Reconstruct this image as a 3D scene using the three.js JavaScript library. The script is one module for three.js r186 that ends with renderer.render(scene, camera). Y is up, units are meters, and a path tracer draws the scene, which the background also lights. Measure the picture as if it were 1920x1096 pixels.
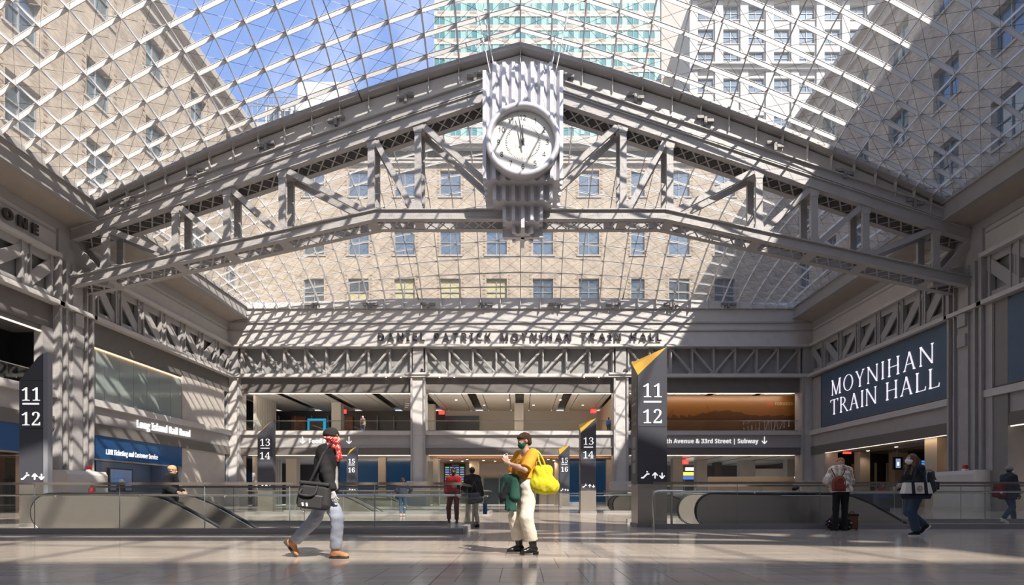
import * as THREE from 'three';
import { mergeGeometries } from 'three/addons/utils/BufferGeometryUtils.js';
import { RoundedBoxGeometry } from 'three/addons/geometries/RoundedBoxGeometry.js';
import { TextGeometry } from 'three/addons/geometries/TextGeometry.js';
import { FontLoader } from 'three/addons/loaders/FontLoader.js';
import { RectAreaLightUniformsLib } from 'three/addons/lights/RectAreaLightUniformsLib.js';
import { ImprovedNoise } from 'three/addons/math/ImprovedNoise.js';

// ---------------------------------------------------------------- camera, sky, sun, exposure
const scene = new THREE.Scene();
const EYE = 0.82, FOC = 950;                                   // eye height in metres, focal length in pixels of the 1920 frame
const camera = new THREE.PerspectiveCamera(2 * Math.atan(548 / FOC) * 180 / Math.PI, 1920 / 1096, 0.1, 2000);
camera.position.set(0, EYE, 0);
camera.lookAt(0, EYE, -10);
camera.setViewOffset(1920, 1096, -16, -384, 1920, 1096);       // shifted lens: uprights stay upright
const renderer = new THREE.WebGLRenderer({ antialias: true });
renderer.shadowMap.enabled = true;
renderer.toneMapping = THREE.LinearToneMapping;
renderer.toneMappingExposure = 2.05;
RectAreaLightUniformsLib.init();

const noise = new ImprovedNoise();
function fbm(x, y, z, n = 4) { let s = 0, a = 0.5; for (let i = 0; i < n; i++) { s += a * noise.noise(x, y, z); x *= 2.03; y *= 2.03; z *= 2.03; a *= 0.5; } return s; }
let seed = 7;
const rnd = () => { seed = (seed * 1664525 + 1013904223) >>> 0; return seed / 4294967296; };

{ // clear blue midday sky with thin wisps of cloud
  const W = 1024, H = 512, d = new Float32Array(W * H * 4);
  for (let j = 0; j < H; j++) for (let i = 0; i < W; i++) {
    const up = ((j + 0.5) / H - 0.5) * Math.PI, az = ((i + 0.5) / W - 0.5) * 2 * Math.PI;
    const y = Math.sin(up), x = Math.cos(up) * Math.cos(az), z = Math.cos(up) * Math.sin(az);
    const t = Math.pow(Math.max(0, 1 - Math.max(0, y)), 2.2);
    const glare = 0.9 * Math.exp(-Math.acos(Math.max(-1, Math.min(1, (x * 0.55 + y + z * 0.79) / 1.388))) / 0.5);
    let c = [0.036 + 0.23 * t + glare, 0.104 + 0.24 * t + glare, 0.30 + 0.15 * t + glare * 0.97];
    if (y > 0.02) {
      const k = 1 / (y + 0.25), u = x * k * 1.6 + 3, v = z * k * 1.6;
      const w = fbm(u * 1.4, v * 0.7, 2.2, 5) + 0.55 * fbm(u * 5, v * 2.2, 9.1, 4);
      const m = Math.min(1, Math.max(0, (w - 0.06) * 2.6)) * 0.66;
      c = c.map((q, n) => q + ([0.42, 0.45, 0.50][n] - q) * m);
    }
    if (y < 0) c = [0.32, 0.31, 0.30];
    d.set([c[0], c[1], c[2], 1], (j * W + i) * 4);
  }
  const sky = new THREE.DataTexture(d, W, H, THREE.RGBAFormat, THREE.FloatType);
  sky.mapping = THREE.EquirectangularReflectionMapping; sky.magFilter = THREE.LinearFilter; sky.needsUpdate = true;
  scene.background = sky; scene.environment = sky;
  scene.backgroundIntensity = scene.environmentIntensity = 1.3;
}
const SUN = new THREE.Vector3(0.55, 1, 0.79).normalize();      // behind the camera, to its right, 46 degrees up
const sun = new THREE.DirectionalLight(0xfff6ea, 4.9);
sun.name = 'sun'; sun.position.copy(SUN).multiplyScalar(140); sun.target.position.set(0, 5, -20);
sun.position.add(sun.target.position);
sun.castShadow = true; sun.shadow.mapSize.set(4096, 4096);
Object.assign(sun.shadow.camera, { left: -70, right: 70, top: 70, bottom: -70, near: 1, far: 320 });
scene.add(sun, sun.target);

// ---------------------------------------------------------------- helpers
const V = (x, y, z) => new THREE.Vector3(x, y, z);
const used = {};
const numbered = (n) => { const k = used[n] = (used[n] ?? -1) + 1; return k ? n + '_' + String(k).padStart(3, '0') : n; };
function tag(o, label, category, group, kind) {
  if (label) o.userData.label = label;
  if (category) o.userData.category = category;
  if (group) o.userData.group = group;
  if (kind) o.userData.kind = kind;
  return o;
}
function base(name, label, category, pos = [0, 0, 0], group, kind) {
  const o = new THREE.Group(); o.name = numbered(name); o.position.set(...pos); scene.add(o);
  return tag(o, label, category, group, kind);
}
function mesh(name, geo, mat, parent = scene) {
  const m = new THREE.Mesh(geo, mat); m.name = parent === scene ? numbered(name) : name; m.castShadow = m.receiveShadow = true; parent.add(m); return m;
}
class MB {                                                      // collects flat faces, uv in metres
  constructor() { this.p = []; this.n = []; this.u = []; }
  tri(a, b, c) {
    const n = b.clone().sub(a).cross(c.clone().sub(a)); if (n.lengthSq() < 1e-16) return this; n.normalize();
    const ax = Math.abs(n.x), ay = Math.abs(n.y), az = Math.abs(n.z);
    for (const q of [a, b, c]) {
      this.p.push(q.x, q.y, q.z); this.n.push(n.x, n.y, n.z);
      if (ay >= ax && ay >= az) this.u.push(q.x, -q.z); else if (ax > az) this.u.push(q.z, q.y); else this.u.push(q.x, q.y);
    }
    return this;
  }
  quad(a, b, c, d) { return this.tri(a, b, c).tri(a, c, d); }
  hexa(v) {                                                     // v[0..3] bottom ring, v[4..7] top ring, counter-clockwise seen from above
    this.quad(v[3], v[2], v[1], v[0]).quad(v[4], v[5], v[6], v[7]);
    for (let i = 0; i < 4; i++) { const j = (i + 1) % 4; this.quad(v[i], v[j], v[j + 4], v[i + 4]); }
    return this;
  }
  box(x0, x1, y0, y1, z0, z1) {
    if (x0 > x1) [x0, x1] = [x1, x0]; if (y0 > y1) [y0, y1] = [y1, y0]; if (z0 > z1) [z0, z1] = [z1, z0];
    return this.hexa([V(x0, y0, z1), V(x1, y0, z1), V(x1, y0, z0), V(x0, y0, z0), V(x0, y1, z1), V(x1, y1, z1), V(x1, y1, z0), V(x0, y1, z0)]);
  }
  bar(a, b, w, h, up = V(0, 0, 1)) {                            // rectangular bar from a to b: w across, h along up
    const t = b.clone().sub(a).normalize(); if (Math.abs(t.dot(up)) > 0.999) up = Math.abs(t.y) > 0.9 ? V(1, 0, 0) : V(0, 1, 0);
    const s = t.clone().cross(up).normalize().multiplyScalar(w / 2), q = s.clone().cross(t).normalize().multiplyScalar(h / 2);
    const r = (p, i, j) => p.clone().addScaledVector(s, i).addScaledVector(q, j);
    return this.hexa([r(a, -1, -1), r(a, 1, -1), r(b, 1, -1), r(b, -1, -1), r(a, -1, 1), r(a, 1, 1), r(b, 1, 1), r(b, -1, 1)].map((v) => v));
  }
  prism(pts, f) {                                               // pts: 2D outline counter-clockwise; f(x, y, k) gives the point of end k = 0 (back) or 1 (front)
    const tris = THREE.ShapeUtils.triangulateShape(pts.map(([x, y]) => new THREE.Vector2(x, y)), []);
    for (const [a, b, c] of tris) { this.tri(f(...pts[a], 1), f(...pts[b], 1), f(...pts[c], 1)); this.tri(f(...pts[c], 0), f(...pts[b], 0), f(...pts[a], 0)); }
    for (let i = 0; i < pts.length; i++) { const j = (i + 1) % pts.length; this.quad(f(...pts[i], 0), f(...pts[j], 0), f(...pts[j], 1), f(...pts[i], 1)); }
    return this;
  }
  get empty() { return !this.p.length; }
  geo() {
    const g = new THREE.BufferGeometry();
    g.setAttribute('position', new THREE.Float32BufferAttribute(this.p, 3));
    g.setAttribute('normal', new THREE.Float32BufferAttribute(this.n, 3));
    g.setAttribute('uv', new THREE.Float32BufferAttribute(this.u, 2));
    return g;
  }
  build(name, mat, parent = scene) { return mesh(name, this.geo(), mat, parent); }
}
const box = (name, mat, parent, ...b) => new MB().box(...b).build(name, mat, parent);
const bar = (name, mat, parent, a, b, w, h, up) => new MB().bar(a, b, w, h, up).build(name, mat, parent);
function tube(pts, r, seg = 8, steps) {
  const c = new THREE.CatmullRomCurve3(pts, false, 'centripetal');
  return new THREE.TubeGeometry(c, steps ?? pts.length * 4, r, seg, false);
}

// ---------------------------------------------------------------- materials
const std = (r, g, b, rough = 0.6, more = {}) => { const m = new THREE.MeshStandardMaterial({ roughness: rough, ...more }); m.color.setRGB(r, g, b); return m; };
function canvasTex(w, h, draw, srgb = true) {
  const c = document.createElement('canvas'); c.width = w; c.height = h; draw(c.getContext('2d'), w, h);
  const t = new THREE.CanvasTexture(c); if (srgb) t.colorSpace = THREE.SRGBColorSpace; t.wrapS = t.wrapT = THREE.RepeatWrapping; return t;
}
function noiseTex(w, h, f, srgb = false) {                      // f(u, v) -> grey or [r, g, b], 0..1
  const d = new Uint8Array(w * h * 4);
  for (let j = 0; j < h; j++) for (let i = 0; i < w; i++) { let c = f(i / w, j / h); if (!Array.isArray(c)) c = [c, c, c]; d.set([...c.map((q) => Math.max(0, Math.min(255, q * 255))), 255], (j * w + i) * 4); }
  const t = new THREE.DataTexture(d, w, h); t.magFilter = THREE.LinearFilter; t.wrapS = t.wrapT = THREE.RepeatWrapping; if (srgb) t.colorSpace = THREE.SRGBColorSpace; t.needsUpdate = true; return t;
}
const tileable = (f, u, v, sx, sy) => { const a = f(u * sx, v * sy), b = f((u - 1) * sx, v * sy), c = f(u * sx, (v - 1) * sy), d = f((u - 1) * sx, (v - 1) * sy); return (a * (1 - u) + b * u) * (1 - v) + (c * (1 - u) + d * u) * v; };
const glow = (r, g, b, k = 1) => { const m = std(0.02, 0.02, 0.02, 0.6); m.emissive.setRGB(r, g, b); m.emissiveIntensity = k; return m; };

const M = {};
{
  const wear = noiseTex(256, 256, (u, v) => 0.90 + 0.16 * tileable((x, y) => fbm(x, y, 1.3, 4), u, v, 6, 6)); wear.repeat.set(0.25, 0.25);
  const worn = (r, g, b, rough, more) => std(r, g, b, rough, { map: wear, ...more });
  M.steel = worn(0.42, 0.405, 0.40, 0.5);                      // warm grey paint of the old steelwork
  M.steelDark = worn(0.25, 0.24, 0.235, 0.55);
  M.fascia = worn(0.165, 0.152, 0.143, 0.45);
  M.recess = worn(0.30, 0.30, 0.295, 0.6);
  M.band = worn(0.60, 0.58, 0.565, 0.6);
  M.soffit = worn(0.41, 0.355, 0.305, 0.8);
  M.rib = std(0.58, 0.57, 0.56, 0.45);
  M.cable = std(0.10, 0.09, 0.09, 0.4, { metalness: 0.6 });
  M.stone = worn(0.56, 0.52, 0.48, 0.6);
  M.paleStone = worn(0.62, 0.59, 0.56, 0.5);
  M.white = std(0.85, 0.84, 0.84, 0.5);
  M.black = std(0.012, 0.012, 0.014, 0.4);
  M.letterDark = std(0.05, 0.045, 0.045, 0.4);
  M.stainless = std(0.46, 0.42, 0.375, 0.32, { metalness: 0.75 });
  M.chrome = std(0.72, 0.70, 0.68, 0.18, { metalness: 1 });
  M.rubber = std(0.015, 0.015, 0.016, 0.45);
  M.navy = std(0.035, 0.055, 0.085, 0.5);
  M.screenBlue = glow(0.02, 0.07, 0.20, 1.0);
  M.pane = new THREE.MeshPhysicalMaterial({ color: 0xffffff, transmission: 0.96, roughness: 0.21, thickness: 0, ior: 1.45 });
  M.glass = new THREE.MeshPhysicalMaterial({ color: 0xfbfdfc, transmission: 1, roughness: 0.0, thickness: 0, ior: 1.45 });
  M.capBronze = std(0.20, 0.17, 0.15, 0.35, { metalness: 0.4 });
  M.downlight = glow(1, 0.80, 0.56, 5);
  M.strip = glow(1, 0.84, 0.70, 0.8);
  M.orangeLit = std(0.42, 0.20, 0.075, 0.5);
}
// ---------------------------------------------------------------- the glass roof
const HX = 28.6, SX = 26.9, NX = 17;                            // half width of the hall, of the glass; cells to each side of the ridge
const GX = (i) => { const u = Math.abs(i) / NX; return Math.sign(i) * SX * (0.592 * u + 0.408 * Math.sin(u * Math.PI / 2)); };
const gable = (x) => { const t = Math.min(1, Math.abs(x) / SX); return EYE + 18.75 + 9.7 * (1 - t) + 2.6 * t * (1 - t); };
const chordLow = (x) => EYE + 25.7 - 0.3346 * Math.abs(x);     // underside of the truss's top chord
const swell = (x) => 3.26 * Math.pow(Math.max(0, 1 - (x / SX) ** 2), 0.8);
const endRail = (x) => EYE + 18.6 + 0.8 * (1 - Math.pow(Math.abs(x) / SX, 3));
// the four vaults: from depth a to depth b in front of the camera; "end" tells which edge meets a flat end wall
const BAYS = [{ a: 33.3, b: 49.5, end: 'far' }, { a: 15.0, b: 32.0 }, { a: -3.4, b: 13.7 }, { a: -20.0, b: -5.0, end: 'near' }];
function vault(bay) {
  const c = (bay.a + bay.b) / 2, h = (bay.b - bay.a) / 2, NJ = 8;
  const D = (j) => { const v = Math.abs(j) / NJ; return c + Math.sign(j) * h * (0.64 * v + 0.36 * Math.sin(v * Math.PI / 2)); };
  return { D, NJ, at: (x, d) => {
    const w = (d - c) / h, t = (w + 1) / 2;
    let y = gable(x);
    if (bay.end === 'far') y = y * (1 - t) + endRail(x) * t;
    if (bay.end === 'near') y = y * t + endRail(x) * (1 - t);
    return V(x, y + swell(x) * (1 - w * w), -d);
  } };
}
const skyLabels = ['glass roof vault beyond the main truss, sloping down to the inscribed end wall', 'glass roof vault overhead in front of the main truss with the hanging clock'];
BAYS.forEach((bay, b) => {
  const { D, NJ, at } = vault(bay), g = b < 2 ? base('skylight', skyLabels[b], 'skylight') : base('ceiling_vault', null, null, [0, 0, 0], null, 'structure');
  const P = [], N = [];
  for (let i = -NX; i <= NX; i++) { P[i] = []; N[i] = []; for (let j = -NJ; j <= NJ; j++) {
    const x = GX(i), d = D(j); P[i][j] = at(x, d);
    const e = 0.05, sx = x === 0 ? 1 : 1, tx = at(x + e * sx, d).sub(at(x - e, d)), td = at(x, d - e).sub(at(x, d + e));
    N[i][j] = td.cross(tx).normalize(); if (N[i][j].y < 0) N[i][j].negate();
  } }
  const strip = (pts, nrm, side, w, top, bot, mb) => {          // a deep flat bar along a line of nodes
    const r = (k, s, q) => pts[k].clone().addScaledVector(side, s * w / 2).addScaledVector(nrm[k], q);
    for (let k = 0; k + 1 < pts.length; k++) mb.hexa([r(k, -1, bot), r(k, 1, bot), r(k + 1, 1, bot), r(k + 1, -1, bot), r(k, -1, top), r(k, 1, top), r(k + 1, 1, top), r(k + 1, -1, top)]);
  };
  for (let j = -NJ; j <= NJ; j += b < 2 ? 1 : 2) {
    const pts = [], nr = []; for (let i = -NX; i <= NX; i++) { pts.push(P[i][j]); nr.push(N[i][j]); }
    const mb = new MB(), up = nr.map((v) => V(v.x * 0.5, 1, 0).normalize()); strip(pts, up, V(0, 0, 1), 0.032, -0.02, [-0.12, -0.29, -0.12, -0.12][b], mb); strip(pts, nr, V(0, 0, 1), 0.06, 0.0, -0.03, mb); mb.build('cross_rib', M.rib, g);
  }
  for (let i = -NX; i <= NX; i++) {
    const pts = [], nr = []; for (let j = -NJ; j <= NJ; j++) { pts.push(P[i][j]); nr.push(N[i][j]); }
    const mb = new MB(); strip(pts, nr, V(1, 0, 0), 0.045, -0.02, -0.36, mb); strip(pts, nr, V(1, 0, 0), 0.08, 0.0, -0.04, mb); mb.build('long_rib', M.rib, g);
  }
  const cab = new MB(), cells = [];
  for (let i = -NX; i < NX; i++) for (let j = -NJ; j < NJ; j++) {
    const q = (a, k) => P[a][k].clone().addScaledVector(N[a][k], -0.24);
    if (b < 2) { cab.bar(q(i, j), q(i + 1, j + 1), 0.012, 0.012, V(0, 1, 0)); cab.bar(q(i + 1, j), q(i, j + 1), 0.012, 0.012, V(0, 1, 0)); }
    const pane = [P[i][j], P[i + 1][j], P[i + 1][j + 1], P[i][j + 1]].map((p, k) => p.clone().addScaledVector(N[i][j], 0.02));
    const m = pane[0].clone().add(pane[2]).multiplyScalar(0.5), d = -m.z, px = 976 + FOC * m.x / d, py = 932 - FOC * (m.y - EYE) / d;
    const shown = b < 2 && px > -20 && px < 1940 && py > -20;
    const area = shown ? pane[0].distanceTo(pane[1]) * pane[1].distanceTo(pane[2]) / (d * d) : 0;
    cells.push({ pane, area });
  }
  if (!cab.empty) tag(cab.build('cable_net', M.cable, g), 'thin dark crossing cables', null, null, 'stuff');
  cells.sort((p, q) => q.area - p.area);
  const rest = new MB();
  cells.forEach(({ pane, area }, k) => { if (k < 300 && area > 0) new MB().quad(...pane).build('pane', M.pane, g); else rest.quad(...pane); });
  if (!rest.empty) tag(rest.build('small_panes', M.pane, g), null, null, null, 'stuff');
});

// edge of the glass: curbs along trusses, side walls and end wall, with small fins where the ribs land
const LX = (n) => { const a = []; for (let i = -n; i <= n; i++) a.push(i * SX / n); return a; };
for (const [d0, d1, face] of [[32.0, 33.3, 1], [13.7, 15.0, 0], [-5.0, -3.4, 0]]) {
  const g = base('roof_gutter', null, null, [0, 0, 0], null, 'structure');
  const xs = LX(20), front = new MB(), top = new MB(), lip = new MB();
  for (let k = 0; k + 1 < xs.length; k++) {
    const [x0, x1] = [xs[k], xs[k + 1]], lo = (x) => Math.min(gable(x) - 0.5, chordLow(x) + 1.52);
    const slab = (mb, f0, f1, z0, z1) => mb.hexa([V(x0, f0(x0), -z0), V(x1, f0(x1), -z0), V(x1, f0(x1), -z1), V(x0, f0(x0), -z1), V(x0, f1(x0), -z0), V(x1, f1(x1), -z0), V(x1, f1(x1), -z1), V(x0, f1(x0), -z1)]);
    slab(front, lo, (x) => gable(x) - 0.42, d0 + 0.12, d0 + 0.22); slab(front, lo, (x) => gable(x) - 0.42, d1 - 0.22, d1 - 0.12);
    slab(lip, (x) => gable(x) - 0.30, (x) => gable(x) + 0.02, d0 - 0.34, d0 + 0.25); slab(lip, (x) => gable(x) - 0.48, (x) => gable(x) + 0.02, d1 - 0.25, d1 + 0.06);
    slab(top, (x) => gable(x) - 0.40, (x) => gable(x) - 0.30, d0 + 0.2, d1 - 0.2);
  }
  front.build('curb_panel', M.band, g); lip.build('glazing_curb', M.steel, g); top.build('gutter_bed', M.steelDark, g);
  if (face) for (let i = -NX + 1; i < NX; i++) { const x = GX(i), y = gable(x); new MB().prism([[0, 0], [0.30, 0], [0.12, -1.15], [0, -1.15]], (u, v, k) => V(x + (k ? -0.02 : 0.02), y - 0.05 + v, -(d0 + 0.12) + u)).build('fin', M.rib, g); }
  if (face) for (let i = -6; i <= 6; i++) { if (!i) continue; const x = (i - Math.sign(i) * 0.35) * 4.4, y = gable(x) - 1.02, s = Math.sign(x) * -0.3346, c = new MB();
    for (const o of [-0.32, 0.32]) c.box(x + o - 0.2, x + o + 0.2, y + o * s - 0.09, y + o * s + 0.09, -d0 - 0.1, -d0 + 0.10);
    c.box(x - 0.09, x + 0.09, y - 0.4, y + 0.1, -d0 - 0.1, -d0 + 0.12); c.build('clip', M.steelDark, g); }
}

// dark stay cables under the vaults
for (const [s, a, b, l] of [[-1, [9.9, 24.7, 31.6], [10.25, 25.9, 22.5], 'dark stay cable under the near glass vault, before the blue sky'], [1, [9.9, 24.7, 31.6], [10.25, 25.9, 22.5], 'dark stay cable under the near glass vault, before the pale stone offices'], [-1, [9.9, 19.2, 49.2], [10.0, 25.3, 36.2], 'dark stay cable under the far glass vault, on the side of the walking man'], [1, [9.9, 19.2, 49.2], [10.0, 25.3, 36.2], 'dark stay cable under the far glass vault, on the side of the name board']]) {
  const g = base('stay_cable', l, 'cable'), A = V(s * a[0], EYE + a[1], -a[2]), B = V(s * b[0], EYE + b[1], -b[2]); bar('wire', M.cable, g, A, B, 0.035, 0.035, V(0, 1, 0)); const q = A.clone().lerp(B, 0.06); bar('socket', M.cable, g, A, q, 0.08, 0.08, V(0, 1, 0));
}
// ---------------------------------------------------------------- the old steel roof truss, two planes laced together
const POSTS = [6.5, 9.46, 15.1, 18.6, 21.86, 26.3];
const botLow = (x) => { const a = Math.abs(x); return EYE + (a < 9.15 ? 17.55 : 17.55 - (a - 9.15) * 0.2205); };
const rivetTex = noiseTex(64, 64, (u, v) => { const du = (u * 2) % 1 - 0.5, dv = (v * 2) % 1 - 0.5; return Math.hypot(du, dv) < 0.22 ? 1 : 0; });
rivetTex.repeat.set(5, 5);
M.riveted = std(0.42, 0.405, 0.40, 0.5, { bumpMap: rivetTex, bumpScale: 0.02, map: M.steel.map });
function makeTruss() {
  const g = base('roof_truss', 'riveted grey steel truss spanning the hall behind the hanging clock', 'truss');
  const F = 0.26, R = 1.22, z = (d) => -d, planes = [[0, F], [R, R + F]];
  const W = HX - 0.15;
  // top chord: two riveted webs with flanges, one cover plate above
  for (const [d0, d1] of planes) for (const s of [-1, 1]) {
    const y = (x) => chordLow(x), mb = new MB();
    const run = (m, xa, xb, f, lo, hi, e0, e1) => { const [p, q] = s > 0 ? [xa, xb] : [-xb, -xa]; m.hexa([V(p, f(p) + lo, z(e0)), V(q, f(q) + lo, z(e0)), V(q, f(q) + lo, z(e1)), V(p, f(p) + lo, z(e1)), V(p, f(p) + hi, z(e0)), V(q, f(q) + hi, z(e0)), V(q, f(q) + hi, z(e1)), V(p, f(p) + hi, z(e1))]); };
    run(mb, 0, W, y, 0.06, 0.72, d0 + 0.03, d1 - 0.03); mb.build('chord_web', M.riveted, g);
    const fl = new MB(); run(fl, 0, W, y, 0, 0.06, d0 - 0.06, d1 + 0.06); run(fl, 0, W, y, 0.70, 0.76, d0 - 0.06, d1 + 0.06); fl.build('chord_flange', M.steel, g);
    const lw = new MB(), lf = new MB(), stops = [0, 9.15, W];
    for (let k = 0; k < 2; k++) { run(lw, stops[k], stops[k + 1], botLow, 0.05, 0.60, d0 + 0.03, d1 - 0.03); run(lf, stops[k], stops[k + 1], botLow, 0, 0.05, d0 - 0.06, d1 + 0.06); run(lf, stops[k], stops[k + 1], botLow, 0.58, 0.64, d0 - 0.10, d1 + 0.10); }
    lw.build('chord_web', M.riveted, g); lf.build('chord_flange', M.steel, g);
    if (d0 === 0) {                                            // the purlin between chord and gutter
      const pu = new MB(); run(pu, 0, W, y, 0.86, 1.46, d0 + 0.02, d0 + 0.16); run(pu, 0, W, y, 1.40, 1.47, d0 - 0.12, d0 + 0.2); run(pu, 0, W, y, 0.80, 0.87, d0 - 0.08, d0 + 0.2); pu.build('gutter_beam', M.steel, g);
      const cov = new MB(); run(cov, 0, W, y, 0.66, 0.70, F, R); cov.build('cover_plate', M.steelDark, g);  // darker steel tone paints in the shade between the two chord planes
    }
  }
  // lacing under both chords
  for (const [f, n] of [[chordLow, 34], [botLow, 34]]) for (const s of [-1, 1]) for (let k = 0; k < n; k++) for (const c of [0, 1]) {
    const p = s * (1.5 + k * (26.6 / n)), q = s * (1.5 + (k + 1) * (26.6 / n));
    const a = V(c ? q : p, f(c ? q : p) + 0.04, z(F - 0.05)), b = V(c ? p : q, f(c ? p : q) + 0.04, z(R + 0.05));
    bar('lacing_bar', M.steel, g, a, b, 0.085, 0.02, V(0, 1, 0));
  }
  // batten plates
  for (const x of POSTS) for (const s of [-1, 1]) for (const [f, o] of [[chordLow, 0.0], [botLow, 0.0]]) { const p = s * x; new MB().hexa([V(p - 0.3, f(p - 0.3) + o, z(F)), V(p + 0.3, f(p + 0.3) + o, z(F)), V(p + 0.3, f(p + 0.3) + o, z(R)), V(p - 0.3, f(p - 0.3) + o, z(R)), V(p - 0.3, f(p - 0.3) + o + 0.05, z(F)), V(p + 0.3, f(p + 0.3) + o + 0.05, z(F)), V(p + 0.3, f(p + 0.3) + o + 0.05, z(R)), V(p - 0.3, f(p - 0.3) + o + 0.05, z(R))]).build('batten_plate', M.steel, g); }
  // posts and diagonals: an I section in each plane
  const member = (name, a, b, w) => planes.forEach(([d0, d1]) => {
    const mb = new MB(), zc = (d0 + d1) / 2, t = b.clone().sub(a).normalize(), q = V(-t.y, t.x, 0);
    const A = a.clone().setZ(z(zc)), B = b.clone().setZ(z(zc));
    mb.bar(A, B, 0.03, w - 0.04, q);
    for (const o of [-1, 1]) mb.bar(A.clone().addScaledVector(q, o * (w / 2 - 0.02)), B.clone().addScaledVector(q, o * (w / 2 - 0.02)), F - 0.06, 0.035, q);
    mb.bar(A.clone().setZ(z(d0 + 0.05)), B.clone().setZ(z(d0 + 0.05)), 0.03, w * 0.82, q); mb.build(name, M.riveted, g);
  });
  for (const s of [-1, 1]) {
    POSTS.forEach((x, k) => {
      const p = s * x; member('post', V(p, botLow(p) + 0.6, 0), V(p, chordLow(p) + 0.05, 0), 0.42);
      const inner = k ? s * POSTS[k - 1] : 0;
      member('diagonal', V(p - s * 0.3, chordLow(p) + 0.02, 0), V(inner + s * (k ? 0.3 : 0.2), botLow(inner) + 0.62, 0), 0.36);
      for (let y = botLow(p) + 1.0; y < chordLow(p) - 0.2; y += 0.9) bar('tie_bar', M.steel, g, V(p - 0.17, y, z(F)), V(p + 0.17, y + 0.5, z(R)), 0.07, 0.02, V(0, 1, 0));
      for (const zz of [0.02, F - 0.02]) new MB().prism([[-0.34, -0.12], [0.34, -0.12], [0.24, 0.5], [-0.24, 0.5]], (u, v, e) => V(p + u, botLow(p) + 0.62 + v * 0.9 + u * 0, z(zz) + (e ? 0.012 : -0.012))).build('gusset_plate', M.riveted, g);
      for (const zz of [0.02]) new MB().prism([[-0.24, -0.55], [0.24, -0.55], [0.36, 0.05], [-0.36, 0.05]], (u, v, e) => V(p + u, chordLow(p) + 0.04 + v * 0.9, z(zz) + (e ? 0.012 : -0.012))).build('gusset_plate', M.riveted, g);
    });
    member('end_diagonal', V(s * 28.5, EYE + 16.2, 0), V(s * 26.5, EYE + 13.95, 0), 0.4);
  }
  return g;
}
const truss = makeTruss(); truss.position.z = -32;
for (const d of [13.6, -4.9]) { const c = new THREE.Group(); c.name = numbered('ceiling_truss'); c.userData.kind = 'structure'; truss.children.filter((m) => /web|flange|post|diagonal|beam|plate/.test(m.name)).forEach((m) => c.add(m.clone())); c.position.z = -d; scene.add(c); }
// ---------------------------------------------------------------- walls of the hall
const Y = (h) => EYE + h;                                        // heights above the eye
const struct = (name) => base(name, null, null, [0, 0, 0], null, 'structure');
const wallLeft = struct('wall_left'), wallRight = struct('wall_right'), wallBack = struct('wall_back'), wallFront = struct('wall_front');
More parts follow.
